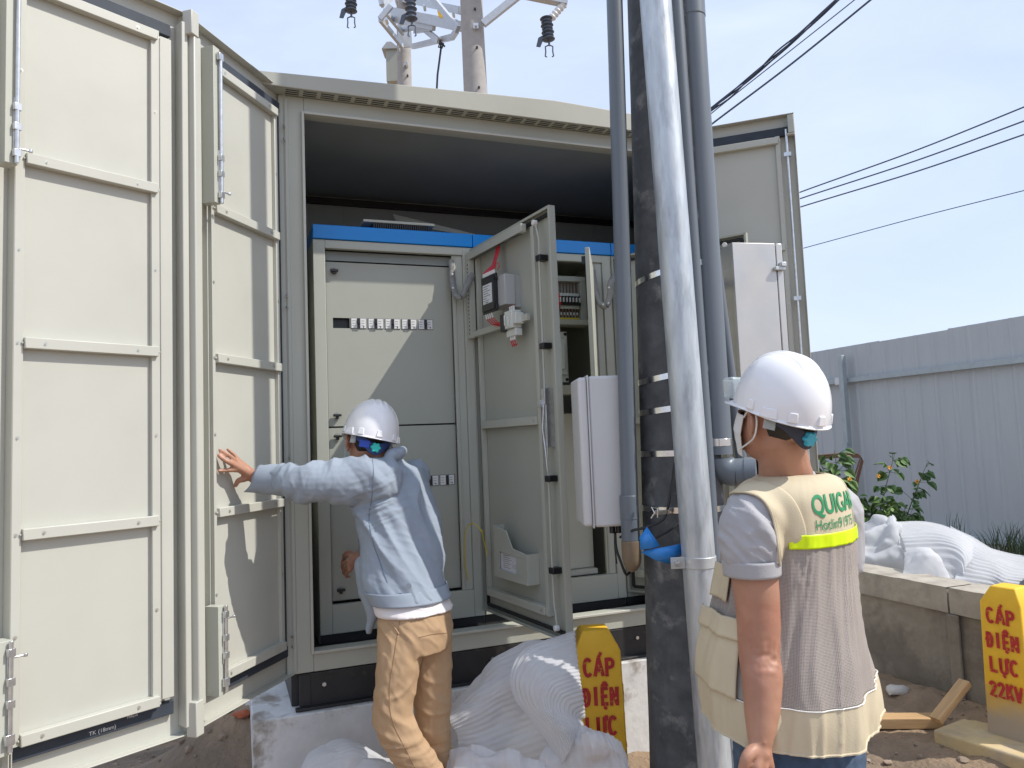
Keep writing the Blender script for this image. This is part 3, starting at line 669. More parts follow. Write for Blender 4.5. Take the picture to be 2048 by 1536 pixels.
# stainless bands round the bundle
def hull(pts):
    pts = sorted(set(pts)); 
    def half(p):
        h = []
        for q in p:
            while len(h) > 1 and (h[-1][0] - h[-2][0]) * (q[1] - h[-2][1]) - (h[-1][1] - h[-2][1]) * (q[0] - h[-2][0]) <= 0: h.pop()
            h.append(q)
        return h
    a = half(pts); b_ = half(pts[::-1]); return a[:-1] + b_[:-1]
def circ(c, r, n=40): return [(round(c.x + r * math.cos(2 * math.pi * i / n), 5), round(c.y + r * math.sin(2 * math.pi * i / n), 5)) for i in range(n)]
def along(a, b_, z): return a.lerp(b_, (z - a.z) / (b_.z - a.z))
def band(z, tilt=0, with_g=False, name='steel_band'):
    cs = circ(along(pole_b, pole_t, z), pole_r(z) + .002)
    if with_g: cs += circ(along(ga, gb, z), .0585) + circ(along(a1, b1, z), .033)
    h = hull(cs); s = MB(); n = len(h); c0 = along(pole_b, pole_t, z); vs_ = []
    for x, y in h:
        zz = z + tilt * (x - c0.x); dx, dy = x - c0.x, y - c0.y; l_ = math.hypot(dx, dy)
        vs_.append([s.bm.verts.new((x + dx / l_ * o_, y + dy / l_ * o_, zz + h_)) for o_, h_ in ((0, -.011), (.0012, -.011), (.0012, .011), (0, .011))])
    for i in range(n):
        for j in range(4): s._f([vs_[i][j], vs_[(i + 1) % n][j], vs_[(i + 1) % n][(j + 1) % 4], vs_[i][(j + 1) % 4]])
    return s.build(name, M_steelband, pole, None)
for py, tl in ((532, .22), (746, .16), (815, .1), (1025, -.02)):
    band(at(1300, py, 2.79).z, tl)
for py, tl in ((909, .0),):
    o = band(at(1300, py, 2.79).z, tl)
zc = along(a2, b2, 1.53); s = MB()
s.tube([along(a2, b2, 1.502) , along(a2, b2, 1.53)], .0515, 28); s.build('clamp_band', M_steelband, pv2, None, .001)
zb_ = at(1400, 1118, 2.7).z; c_ = along(ga, gb, zb_); s = MB(); s.tube([c_ + Vector((0, 0, -.028)), c_ + Vector((0, 0, .01))], .0615, 32)
s.box(c_.x - .105, c_.x - .055, c_.y - .03, c_.y - .024, zb_ - .028, zb_ + .012); cl = s.build('pipe_clamp', M_galv2, gal, None, .0015)
s = MB(); s.cyl((c_.x - .082, c_.y - .06, zb_ - .008), (c_.x - .082, c_.y - .0, zb_ - .008), .006, n=8); s.cyl((c_.x - .082, c_.y - .045, zb_ - .008), (c_.x - .082, c_.y - .0305, zb_ - .008), .012, n=6); s.build('clamp_bolt', M_zinc, gal, None)
# buckle on the lowest band
bz = at(1308, 1025, 2.785); s = MB(); s.tube([bz + Vector((-.012, -.005, -.02)), bz + Vector((.0, -.016, .0)), bz + Vector((-.01, -.01, .02)), bz + Vector((.012, -.008, .015)), bz + Vector((.01, -.012, -.018))], .004, 6); s.box(bz.x + .004, bz.x + .055, bz.y - .006, bz.y - .004, bz.z - .008, bz.z + .009)
s.build('band_buckle', M_steelband, pole, None, .001)
# black cable on the pole
s = MB(); s.tube([Vector(p) for p in spline([list(at(1350, 925, 2.80)), list(at(1337, 1010, 2.785)), list(at(1325, 1040, 2.785)), list(at(1290, 1055, 2.80)), list(at(1262, 1062, 2.84)), list(at(1240, 1075, 2.88))], 24)], .005, 8)
s.tube([Vector(p) for p in spline([list(at(1362, 1042, 2.80)), list(at(1340, 1060, 2.785)), list(at(1312, 1075, 2.78))], 12)], .005, 8)
tag(s.build('black_cable', M_cable), 'thin black cable winding over the pole above the blue tape', 'cable')
# blue plastic strip
def strip(name, rows, mat_, label, cat, thick=.001, n=26, m_=10, amp=.004, fr=22, rib=0, ribn=0, ribdir=0, group=None, sub=0, kind=None, cr=0):
    """rows: list of rows of 3D points (control grid) -> smooth sheet with creases or ribs"""
    A = np.array([[list(p) for p in r_] for r_ in rows], float)
    C1 = np.array([spline(r_, n) for r_ in A]); C2 = np.array([spline(C1[:, i], m_) for i in range(n)]).transpose(1, 0, 2)
    s = MB(); V = [[None] * n for _ in range(m_)]
    for j in range(m_):
        for i in range(n):
            p = Vector(C2[j, i]); du = Vector(C2[j, min(i + 1, n - 1)] - C2[j, max(i - 1, 0)]); dv = Vector(C2[min(j + 1, m_ - 1), i] - C2[max(j - 1, 0), i])
            nn = du.cross(dv); nn = nn.normalized() if nn.length > 1e-9 else Vector((0, -1, 0))
            p = p + nn * amp * noise.fractal(p * fr, 1, 2, 3) + (nn * cr * (1 - 2.2 * abs(noise.noise(p * 7 + Vector((3, 1, 0))))) if cr else Vector())
            if rib:
                t = (i / (n - 1) if ribdir == 0 else j / (m_ - 1)); p = p + nn * rib * (abs(math.sin(t * math.pi * ribn)) - .5)
            V[j][i] = s.bm.verts.new(p)
    for j in range(m_ - 1):
        for i in range(n - 1): s._f([V[j][i], V[j][i + 1], V[j + 1][i + 1], V[j + 1][i]])
    o = s.build(name, mat_, None, None, solid=thick, ang=70); tag(o, label, cat, group, kind); return o
Y = 2.755
s = MB(); q = [at(a_, b_2, Y - dd) for a_, b_2, dd in ((1281, 1104, 0), (1300, 1099, .01), (1335, 1093, .02), (1366, 1086, .005), (1368, 1106, .01), (1352, 1113, .02), (1337, 1128, .012), (1310, 1120, .02))]
ce = sum(q, Vector()) / 8 + Vector((0, -.018, .004)); c_ = [s.bm.verts.new(v) for v in q]; cv = s.bm.verts.new(ce)
for i in range(8): s._f([c_[i], c_[(i + 1) % 8], cv])
bt = s.build('blue_tape', M_tape, None, None, solid=.001); tag(bt, 'torn strip of blue plastic tape tied round the utility pole', 'tape')
s = MB(); q = [at(1294, 1053, Y - .005), at(1279, 1075, Y), at(1281, 1100, Y - .012), at(1302, 1097, Y - .02), at(1320, 1092, Y - .012)]
c_ = [s.bm.verts.new(p) for p in q]; s._f([c_[0], c_[1], c_[2]]); s._f([c_[0], c_[2], c_[3]]); s._f([c_[0], c_[3], c_[4]])
s.build('tape_end', M_tape, bt, None, solid=.001)
# meter box
mb0 = at(1160, 902, 2.84); s = MB(); Mm = frame((at(1207, 902, 2.95).x, 2.95, 0), (1, .06))
zt_, zb2 = at(1190, 752, 2.91).z, at(1200, 1054, 2.91).z
s.box(-.056, .10, -.05, .15, zb2, zt_); mbx = s.build('meter_box', M_plast, None, Mm, .012, 4); tag(mbx, 'white plastic meter box hung on the left side of the utility pole', 'meter box')
MB().box(-.098, -.062, -.052, .152, zb2 + .004, zt_ - .004).build('box_lid', M_plast, mbx, Mm, .013, 4)
MB().box(-.0615, -.056, -.055, .155, zb2 - .003, zt_ + .003).build('lid_flange', M_plast, mbx, Mm, .002)
for z in (zt_ - .06, ): MB().box(-.0, .02, -.056, -.05, z - .02, z + .02).build('wall_bracket', M_galv2, mbx, Mm @ Matrix.Translation((.065, 0, 0)), .001)
for x in (.02, .045): MB().cyl((x, 0, zb2 - .03), (x, 0, zb2), .012, n=12).build('cable_gland', M_black, mbx, Mm, .001)
s = MB(); q = Mm @ Vector((.03, 0, zb2 - .025)); s.tube([Vector(p) for p in spline([list(q), list(q + Vector((.0, -.01, -.06))), list(q + Vector((.012, -.03, -.11))), list(q + Vector((.03, -.03, -.16))), list(q + Vector((.05, -.01, -.15)))], 20)], .005, 8)
s.tube([Vector(p) for p in spline([list(q), list(q + Vector((-.005, -.01, -.05))), list(q + Vector((-.002, -.02, -.12)))], 14)], .003, 6); s.build('outlet_cable', M_cable, mbx, None)
# stainless cabinet
c0 = at(1462, 487, 3.05); Ms = frame((c0.x, c0.y, 0), (math.cos(R(13)), math.sin(R(13)))); zt2 = c0.z; zb3 = zt2 - .74
s = MB(); s.box(0, .225, .012, .24, zb3, zt2); sc_ = s.build('stainless_cabinet', M_inox, None, Ms, .003); tag(sc_, 'plain stainless steel cabinet mounted right of the utility pole above the helmet', 'cabinet')
MB().box(-.002, .195, -.012, .0115, zb3, zt2 + .002).build('cabinet_door', M_inox, sc_, Ms, .003)
MB().box(.199, .227, -.012, .0115, zb3, zt2 + .002).build('cabinet_edge', M_inox, sc_, Ms, .003)
s = MB(); s.box(.18, .226, -.03, -.0125, zt2 - .115, zt2 - .10); s.box(.205, .228, -.036, -.0125, zt2 - .10, zt2 - .082); s.build('cabinet_hinge', M_galv2, sc_, Ms, .002)
s = MB()
for k in range(6): s.prism([(.02, 0), (.09, 0), (.09, .006), (.02, .006)], -.008, 0, M=Matrix.Translation((0, 0, zt2 - .07 - k * .022)) @ Matrix.Rotation(R(90), 4, 'Z') @ Matrix.Rotation(R(0), 4, 'X'))
s.build('side_louvres', M_inox, sc_, Ms, .002)
for z in (zt2 - .15, zb3 + .1):
    q = Ms @ Vector((.0, .13, z)); c2 = pole_c(z); s = MB(); s.cyl((c2.x + .1, c2.y + .1, z), q, .014, n=8); s.build('mounting_arm', M_galv2, sc_, None)
# ------------------------------------------------------------------ low wall, fence
wp = Vector((2.5, 4.01, 0)); dv = kv.copy()          # wall and fence run parallel to the kiosk's side
Mw = frame(wp, dv)                                    # x away along the wall, y towards -u side? (left-handed helper: y = (-d.y, d.x))
# in Mw, +y points to the camera-left side (front face), -y to the back
s = MB(); N = 90
def wall_box(s, x0, x1, y0, y1, z0, z1, nx, nz, amp):
    """box with jittered faces (hand-rendered cement)"""
    for (f, a0, a1, c) in (('y', z0, z1, y1),):
        s.grid(lambda u_, v_: (lambda q: Vector((q.x, c + amp * noise.fractal(q * 5, 1, 2, 4), q.z)))(Vector((x0 + (x1 - x0) * u_, 0, z0 + (z1 - z0) * v_))), nx, nz)
    s.grid(lambda u_, v_: (lambda q: Vector((q.x, q.y, z1 + amp * noise.fractal(q * 6, 1, 2, 4))))(Vector((x0 + (x1 - x0) * u_, y1 + (y0 - y1) * v_, 0))), nx, 4)
    s.box(x0 + .004, x1 - .004, y0, y1 - .012, z0, z1 - .012)
wall_box(s, -1.6, 3.6, -.18, 0, -.1, .505, 160, 16, .006)
low = s.build('low_wall', M_wallc, None, Mw, recalc=False); tag(low, 'low rough cement wall with a coping, beside the right-hand yellow post', 'wall')
joints = (-1.6, -.72, .28, 1.25, 2.3, 3.6)
for i in range(5):
    s = MB(); wall_box(s, joints[i] + .006, joints[i + 1] - .006, -.215, .022, .505, .645, 50, 5, .004); s.build('coping', M_cope, low, Mw, recalc=False)
MB().box(-.035, .035, .012, .03, .0, .50, Matrix.Translation((.26, 0, 0))).build('wall_pier', M_wallc, low, Mw, .006)
fp = Vector((3.63, 8.0, 0)); Mf = frame(fp, dv); ZF = 2.43
fence = thing('sheet_metal_fence', 'tall pale corrugated metal fence behind the plants on the right', 'fence', Mf)
prof = []; x = 0; pitch = .19
def corr(x0, x1):
    P = []; x = x0
    while x < x1 - 1e-6:
        P += [(x, 0), (x + .118, 0), (x + .135, .010), (x + .155, .010), (x + .172, 0)]; x += pitch
    P.append((x1, 0)); return P
for k, x0 in enumerate(np.arange(-4.2, 9, 5 * pitch)):
    P = corr(x0, x0 + 5 * pitch + .02); s = MB(); zt = ZF + random.uniform(-.008, .008); off = .0015 * (k % 2)
    A = [s.bm.verts.new((a, b + off, -.05)) for a, b in P]; B = [s.bm.verts.new((a, b + off, zt)) for a, b in P]
    for i in range(len(P) - 1): s._f([A[i], A[i + 1], B[i + 1], B[i]])
    s.build('corrugated_sheet', M_sheet, fence, Mf, solid=.0012, flat=True)
s = MB(); s.box(-4.2, .0, .027, .067, 2.035, 2.085)
s.build('fence_rail', M_rail, fence, Mf, .003); s = MB(); s.box(.07, 9, .027, .067, 2.035, 2.085); s.build('fence_rail', M_rail, fence, Mf, .003)
s = MB(); s.box(-4.2, 9, .027, .067, .5, .55); s.build('fence_rail', M_rail, fence, Mf, .003)
px_ = 0.02
for x in (px_ - 3.1, px_, px_ + 3.1):
    s = MB(); s.box(x - .03, x + .03, .07, .13, -.05, 2.33); s.build('fence_post', M_rail, fence, Mf, .004)
    s = MB(); s.cyl((x, .13, 1.35), (x + .05, .75, .0), .03, n=4); s.box(x - .034, x + .034, .128, .15, 1.32, 1.40); s.build('fence_brace', M_rail, fence, Mf, .003)
MB().box(px_ + .03, px_ + .12, .066, .10, 2.02, 2.10).build('rail_bracket', M_galv2, fence, Mf, .003)
# ------------------------------------------------------------------ yellow marker posts
def arc(cx, cy, rx, ry, a0, a1, n=9): return [(cx + rx * math.cos(R(a0 + (a1 - a0) * i / n)), cy + ry * math.sin(R(a0 + (a1 - a0) * i / n))) for i in range(n + 1)]
G = {
 'C': [arc(.5, .5, .38, .5, 50, 310, 12)], 'A': [[(.06, 0), (.46, 1)], [(.5, 1), (.9, 0)], [(.24, .30), (.72, .30)]],
 'P': [[(.14, 0), (.14, 1)], [(.14, .96), (.5, .96)] + arc(.5, .72, .32, .24, 90, -90, 8) + [(.18, .48)]],
 'Đ': [[(.2, 0), (.2, 1)], [(.26, .97), (.45, .97)] + arc(.45, .5, .4, .47, 90, -90, 10) + [(.24, .03)], [(.0, .52), (.42, .52)]],
 'I': [[(.5, 0), (.5, 1)]], 'E': [[(.15, 0), (.15, 1)], [(.2, .96), (.8, .96)], [(.2, .5), (.7, .5)], [(.2, .04), (.8, .04)]],
 'N': [[(.12, 0), (.12, 1)], [(.17, .96), (.80, .06)], [(.86, 0), (.86, 1)]], 'L': [[(.15, 0), (.15, 1)], [(.2, .04), (.8, .04)]],
 'U': [[(.12, 1), (.12, .3)] + arc(.47, .3, .35, .3, 180, 360, 10) + [(.82, 1)], [(.86, .82), (1.0, .92), (1.02, 1.08)]],
 '2': [arc(.45, .72, .34, .27, 160, -10, 9) + [(.12, .04), (.85, .04)]], 'K': [[(.15, 0), (.15, 1)], [(.82, 1), (.2, .45)], [(.36, .58), (.85, 0)]],
 'V': [[(.05, 1), (.45, 0)], [(.5, 0), (.92, 1)]]}
ADJ = {'Á': ('A', [[(.5, 1.12), (.72, 1.32)]]), 'Ệ': ('E', [[(.2, 1.12), (.48, 1.30)], [(.52, 1.30), (.8, 1.12)], [(.46, -.22), (.53, -.16)]]), 'Ự': ('U', [[(.45, -.22), (.52, -.16)]])}
def stroke_text(s, word, cx, z0, wd, h, th, y, jit=.002):
    n = len(word); cw = wd / n; lay = 0; rnd = random.Random(len(word) * 7 + int(z0 * 1000))
    for k, ch in enumerate(word):
        strokes = list(G[ADJ[ch][0]] + ADJ[ch][1]) if ch in ADJ else list(G[ch])
        ww = cw * (.84 if ch != 'I' else .5); x0 = cx - wd / 2 + cw * (k + .5) - ww / 2; dz = rnd.uniform(-jit, jit)
        for st in strokes:
            P = [Vector((x0 + a * ww, z0 + b * h + dz)) for a, b in st]; lay += 1; yy = y - .00012 * (lay % 6)
            L_, R_ = [], []
            for i, p in enumerate(P):
                d = (P[min(i + 1, len(P) - 1)] - P[max(i - 1, 0)]).normalized(); q = Vector((-d.y, d.x)) * th / 2 * rnd.uniform(.9, 1.1)
                e = d * th * .25 * (-1 if i == 0 else (1 if i == len(P) - 1 else 0))
                L_.append(s.bm.verts.new((p.x + q.x + e.x, yy, p.y + q.y + e.y))); R_.append(s.bm.verts.new((p.x - q.x + e.x, yy, p.y - q.y + e.y)))
            for i in range(len(P) - 1): s._f([L_[i], L_[i + 1], R_[i + 1], R_[i]])
def marker(P, yaw, label):
    M = Matrix.Translation(P) @ Matrix.Rotation(R(yaw), 4, 'Z'); t = thing('cable_marker_post', label, 'marker post', M, 'yellow concrete posts marking the buried cable')
    s = MB(); a0, a1, at_ = .103, .093, .056; zs = [(-.02, a0), (.30, a0 - .004), (.69, a1), (.765, at_)]
    rg = [[s.bm.verts.new((sx * a, sy * a, z)) for sx, sy in ((-1, -1), (1, -1), (1, 1), (-1, 1))] for z, a in zs]
    for i in range(3):
        s.mi = 1 if i == 0 else 0
        for j in range(4): s._f([rg[i][j], rg[i][(j + 1) % 4], rg[i + 1][(j + 1) % 4], rg[i + 1][j]])
    s.mi = 0; s._f(rg[3]); s._f(rg[0][::-1])
    s.build('post_body', [M_yellow, M_ypost], t, M, .006, 2)
    MB().box(-.27, .27, -.27, .27, -.03, .07).build('base_slab', M_yellow2, t, M, .012, 2)
    for k, ry in enumerate((0, 90, -90)):
        s = MB()
        for j, wd in enumerate(('CÁP', 'ĐIỆN', 'LỰC', '22KV')):
            zz = .598 - j * .115; yy = -(.0935 + (.69 - zz) * .0165 + .0032)
            stroke_text(s, wd, 0, zz, .135 if len(wd) == 3 else .150, .066, .0145, yy)
        s.build('stencilled_lettering', M_redp, t, M @ Matrix.Rotation(R(ry), 4, 'Z'), recalc=False)
    return t
def ypost_mat():
    mt = mat('yellow_post_lower', (.70, .42, .06), .7, var=.1, vscale=10, bump=.001, bscale=40)
    n = mt.node_tree; l = n.links.new; b = n.nodes['Principled BSDF']; src = b.inputs['Base Color'].links[0].from_socket
    tcn = n.nodes.new('ShaderNodeTexCoord'); sp_ = n.nodes.new('ShaderNodeSeparateXYZ'); l(tcn.outputs['Object'], sp_.inputs[0])
    nz_ = n.nodes.new('ShaderNodeTexNoise'); nz_.inputs['Scale'].default_value = 9; l(tcn.outputs['Object'], nz_.inputs['Vector'])
    ad = n.nodes.new('ShaderNodeMath'); ad.operation = 'MULTIPLY_ADD'; ad.inputs[1].default_value = .16; l(nz_.outputs['Fac'], ad.inputs[0]); l(sp_.outputs['Z'], ad.inputs[2])
    mr = n.nodes.new('ShaderNodeMapRange'); mr.inputs[1].default_value = .22; mr.inputs[2].default_value = .36; l(ad.outputs[0], mr.inputs[0])
    mi = n.nodes.new('ShaderNodeMixRGB'); mi.inputs[1].default_value = (.42, .34, .25, 1); l(mr.outputs[0], mi.inputs[0]); l(src, mi.inputs[2]); l(mi.outputs[0], b.inputs['Base Color'])
    return mt
M_ypost = ypost_mat()
q = at(1191, 1300, 3.16); marker(Vector((q.x, 3.2, 0)), 3, 'yellow marker post with red lettering between the foam wrap and the utility pole')
marker(Vector((2.354, 3.687, 0)), -60, 'yellow marker post with red lettering on a cream slab at the right picture edge')
# ------------------------------------------------------------------ packing foam
q3 = lambda L, Y: [at(a, b, Y[i] if hasattr(Y, '__len__') else Y) for i, (a, b) in enumerate(L)]
GF = 'white packing foam sheets heaped at the foot of the kiosk'
strip('foam_sheet', [q3([(902, 1412), (945, 1360), (1005, 1307), (1070, 1278), (1160, 1292)], [3.05, 3.08, 3.1, 3.12, 3.14]),
                     q3([(898, 1440), (950, 1405), (1020, 1365), (1085, 1345), (1160, 1350)], [2.98, 2.98, 3.0, 3.04, 3.1]),
                     q3([(915, 1480), (965, 1470), (1040, 1440), (1100, 1420), (1160, 1420)], [2.96, 2.97, 3.0, 3.02, 3.08]),
                     q3([(915, 1560), (980, 1550), (1050, 1530), (1110, 1510), (1170, 1500)], [2.95, 2.95, 2.97, 3.0, 3.05]),
                     q3([(900, 1650), (980, 1650), (1050, 1640), (1120, 1630), (1180, 1620)], 2.95)], M_foam, 'broad white foam sheet rising left of the yellow post below the open door', 'foam sheet', amp=.016, fr=7, n=60, m_=110, rib=.0042, ribn=26, cr=.012, ribdir=1, group=None)
# round fan with concentric ribs, gathered at an apex before the post
def fan(name, apex, outer, Yo, Ya, label, amp=.011, ribn=20, rib=.0062, m_=100, bulge=.10, n=50):
    rows = []
    for f in (0, .3, .62, 1.0):
        r_ = []
        for i, (a, b) in enumerate(outer):
            t = .06 + .94 * f; yy = Ya + (Yo[i] - Ya) * f - bulge * math.sin(math.pi * min(f, .9))
            r_.append(at(apex[0] + (a - apex[0]) * t, apex[1] + (b - apex[1]) * t, yy))
        rows.append(r_)
    return strip(name, rows, M_foam, label, 'foam sheet', amp=amp, fr=6, n=n, m_=m_, rib=rib, ribn=ribn, ribdir=1)
fan('foam_sheet', (1172, 1445), [(1150, 1262), (1095, 1278), (1045, 1300), (1022, 1345), (1028, 1395), (1062, 1440), (1100, 1490), (1118, 1540)], [3.08, 3.0, 2.96, 2.94, 2.92, 2.9, 2.88, 2.88], 2.88, 'ribbed foam sheet gathered like a fan left of the yellow post')
strip('foam_sheet', [q3([(1098, 1466), (1140, 1456), (1176, 1449), (1215, 1462), (1243, 1482)], [2.86, 2.84, 2.82, 2.8, 2.8]),
                     q3([(1085, 1500), (1135, 1482), (1185, 1470), (1232, 1488), (1262, 1515)], [2.85, 2.8, 2.76, 2.76, 2.78]),
                     q3([(1080, 1560), (1140, 1540), (1200, 1525), (1252, 1540), (1285, 1570)], [2.84, 2.78, 2.74, 2.74, 2.76]),
                     q3([(1085, 1680), (1140, 1680), (1210, 1680), (1260, 1680), (1300, 1680)], 2.76)], M_foam, 'crumpled foam sheet spilling in front of the yellow post\'s foot', 'foam sheet', amp=.022, fr=8, n=110, m_=60, rib=.0055, cr=.022, ribn=13, ribdir=0)
strip('foam_sheet', [q3([(600, 1530), (640, 1492), (690, 1479), (750, 1486), (800, 1500)], 2.96),
                     q3([(585, 1580), (635, 1535), (690, 1515), (750, 1520), (800, 1530)], [2.88, 2.86, 2.84, 2.84, 2.85]),
                     q3([(570, 1680), (630, 1680), (690, 1680), (750, 1680), (810, 1680)], 2.8)], M_foam, 'pale foam sheet lying before the plinth, left of the man in tan trousers', 'foam sheet', amp=.016, fr=6, n=60, m_=80, rib=.0028, cr=.02, ribn=14, ribdir=1)
strip('foam_sheet', [q3([(890, 1500), (940, 1484), (1000, 1494), (1050, 1508), (1090, 1535)], [2.93, 2.9, 2.86, 2.84, 2.84]),
                     q3([(880, 1545), (940, 1526), (1000, 1536), (1055, 1550), (1100, 1575)], [2.86, 2.82, 2.8, 2.78, 2.78]),
                     q3([(870, 1680), (940, 1680), (1000, 1680), (1060, 1680), (1110, 1680)], 2.7)], M_foam, 'low foam sheet at the bottom edge, right behind the tan trousers', 'foam sheet', amp=.03, fr=6, n=90, m_=70, rib=.003, cr=.034, ribn=16, ribdir=0)
# foam behind the low wall
strip('foam_sheet', [q3([(1690, 1034), (1740, 1040), (1768, 1026), (1790, 1024), (1796, 1040)], [5.8, 5.7, 5.6, 5.6, 5.6]),
                     q3([(1680, 1080), (1735, 1078), (1770, 1070), (1798, 1062), (1812, 1085)], [5.45, 5.4, 5.3, 5.3, 5.3]),
                     q3([(1680, 1130), (1735, 1128), (1780, 1120), (1808, 1108), (1822, 1120)], [5.35, 5.25, 5.2, 5.15, 5.15]),
                     q3([(1680, 1200), (1735, 1200), (1780, 1200), (1815, 1200), (1835, 1200)], [5.35, 5.25, 5.15, 5.1, 5.05])], M_foam, 'dazzling white folded foam bundle on the wall beside the reflective vest', 'foam sheet', amp=.02, fr=6, n=60, m_=50, cr=.04)
strip('foam_sheet', [q3([(1796, 1044), (1850, 1044), (1900, 1056), (1945, 1080), (1960, 1100)], [5.6, 5.6, 5.5, 5.3, 5.2]),
                     q3([(1800, 1070), (1860, 1066), (1905, 1076), (1935, 1095), (1946, 1115)], [5.3, 5.25, 5.1, 5.0, 4.95]),
                     q3([(1810, 1100), (1860, 1098), (1900, 1100), (1925, 1115), (1930, 1140)], [5.15, 5.05, 4.95, 4.85, 4.8]),
                     q3([(1815, 1170), (1860, 1170), (1895, 1170), (1915, 1170), (1925, 1180)], 4.8)], M_foam, 'ribbed foam roll curling down behind the low wall', 'foam sheet', amp=.006, fr=5, n=40, m_=60, rib=.009, ribn=12, ribdir=1)
strip('foam_sheet', [q3([(1900, 1052), (1940, 1072), (1985, 1098), (2030, 1110), (2090, 1118)], [5.6, 5.4, 5.2, 5.1, 5.0]),
                     q3([(1925, 1085), (1955, 1105), (1990, 1118), (2030, 1132), (2080, 1142)], [5.2, 5.0, 4.9, 4.85, 4.8]),
                     q3([(1915, 1130), (1945, 1140), (1985, 1148), (2010, 1160), (2040, 1165)], [4.9, 4.8, 4.75, 4.7, 4.7]),
                     q3([(1905, 1180), (1945, 1185), (1985, 1190), (2010, 1200), (2040, 1200)], 4.7)], M_foam, 'thin foam sheet trailing off to the right edge above the yellow post', 'foam sheet', amp=.008, fr=5, n=40, m_=60, rib=.008, ribn=16, ribdir=1)
strip('foam_sheet', [q3([(1808, 1106), (1830, 1096), (1856, 1095), (1868, 1103), (1866, 1112)], [4.9, 4.85, 4.8, 4.8, 4.85]),
                     q3([(1810, 1122), (1835, 1112), (1858, 1110), (1880, 1120), (1890, 1135)], [4.8, 4.72, 4.68, 4.7, 4.75]),
                     q3([(1800, 1160), (1835, 1160), (1860, 1160), (1890, 1165), (1905, 1170)], 4.66)], M_foam, 'small crumpled foam piece tucked along the top of the low wall', 'foam sheet', amp=.01, fr=12, n=30, m_=30)
# ------------------------------------------------------------------ plants
def leaf_face(s, p, d, n_, L, wd, fold=.25):
    d = d.normalized(); sdv = d.cross(n_).normalized(); up = sdv.cross(d)
    pts = [(0, 0), (.12, .42), (.40, .5), (.72, .3), (1, 0)]
    mid = [s.bm.verts.new(p + d * L * a - up * L * .25 * a * a) for a, _ in pts]
    for sg in (1, -1):
        ed = [mid[0]] + [s.bm.verts.new(p + d * L * a - up * L * .25 * a * a + sdv * wd * b * sg + up * fold * wd * b) for a, b in pts[1:-1]] + [mid[-1]]
        for i in range(len(pts) - 1):
            vs_ = [mid[i], ed[i], ed[i + 1], mid[i + 1]]; u_ = []
            for v in vs_:
                if v not in u_: u_.append(v)
            if len(u_) > 2: s._f(u_)
def shrub(name, stems, nl, base, label, seed, Lr=(.05, .10), flowers=()):
    rnd = random.Random(seed); t = thing(name, label, 'shrub', Matrix.Translation(base))
    s = MB(); lf = MB()
    for st, r0, n_ in stems:
        P = [Vector(p) for p in spline([list(p) for p in st], 16)]; s.tube(P, [r0 * (1 - .8 * i / 15) for i in range(16)], 6)
        for k in range(n_):
            i = int((.2 + .8 * rnd.random() ** .8) * 15); p = P[min(i, 15)]
            d = Vector((rnd.uniform(-1, 1), rnd.uniform(-1, .6), rnd.uniform(-.2, .8))).normalized(); pl_ = rnd.uniform(.02, .10); e = p + d * pl_
            s.tube([p, e], .0018, 4); L = rnd.uniform(*Lr)
            leaf_face(lf, e, Vector((d.x, d.y, d.z - .7)), Vector((rnd.uniform(-.4, .4), -rnd.uniform(.1, 1), rnd.uniform(.3, 1))), L, L * .95)
    s.build('stems', M_stem, t); lf.build('foliage', M_leaf, t, recalc=False)
    for a, b, Y in flowers:
        f = MB(); c = at(a, b, Y)
        for k in range(5):
            an = k * 1.257; d = Vector((math.cos(an), -.3, math.sin(an))); leaf_face(f, c, d, Vector((0, -1, 0)), .019, .019, 0)
        f.build('flower', M_flower, t, recalc=False)
    return t
def st(L, Y): return [at(a, b, Y) for a, b in L]
Yp = 6.4
shrub('leafy_shrub', [(st([(1700, 1180), (1690, 1080), (1680, 980), (1668, 900)], 6.0), .010, 62), (st([(1680, 1180), (1655, 1080), (1650, 980), (1648, 940)], 6.1), .009, 50)], 0, at(1700, 1180, 6.0), 'upright shrub with pale leaves by the fence post, next to the man\'s shoulder', 3, flowers=((1699, 958, 5.9),))
shrub('leafy_shrub', [(st([(1740, 1190), (1745, 1100), (1760, 1020), (1790, 905)], Yp), .010, 50), (st([(1760, 1190), (1790, 1100), (1825, 1000), (1855, 925)], Yp), .010, 42),
                      (st([(1735, 1190), (1725, 1110), (1715, 1040), (1712, 990)], Yp), .009, 85), (st([(1750, 1190), (1770, 1120), (1800, 1060), (1822, 1030)], Yp - .1), .009, 85),
                      (st([(1745, 1190), (1755, 1120), (1770, 1050), (1775, 1000)], Yp - .15), .009, 95), (st([(1740, 1190), (1740, 1120), (1738, 1070), (1742, 1030)], Yp - .1), .009, 80)],
      0, at(1750, 1190, Yp), 'wide leafy shrub with small orange flowers against the metal fence', 5, flowers=((1779, 935, 6.2), (1757, 952, 6.2), (1834, 963, 6.2)))
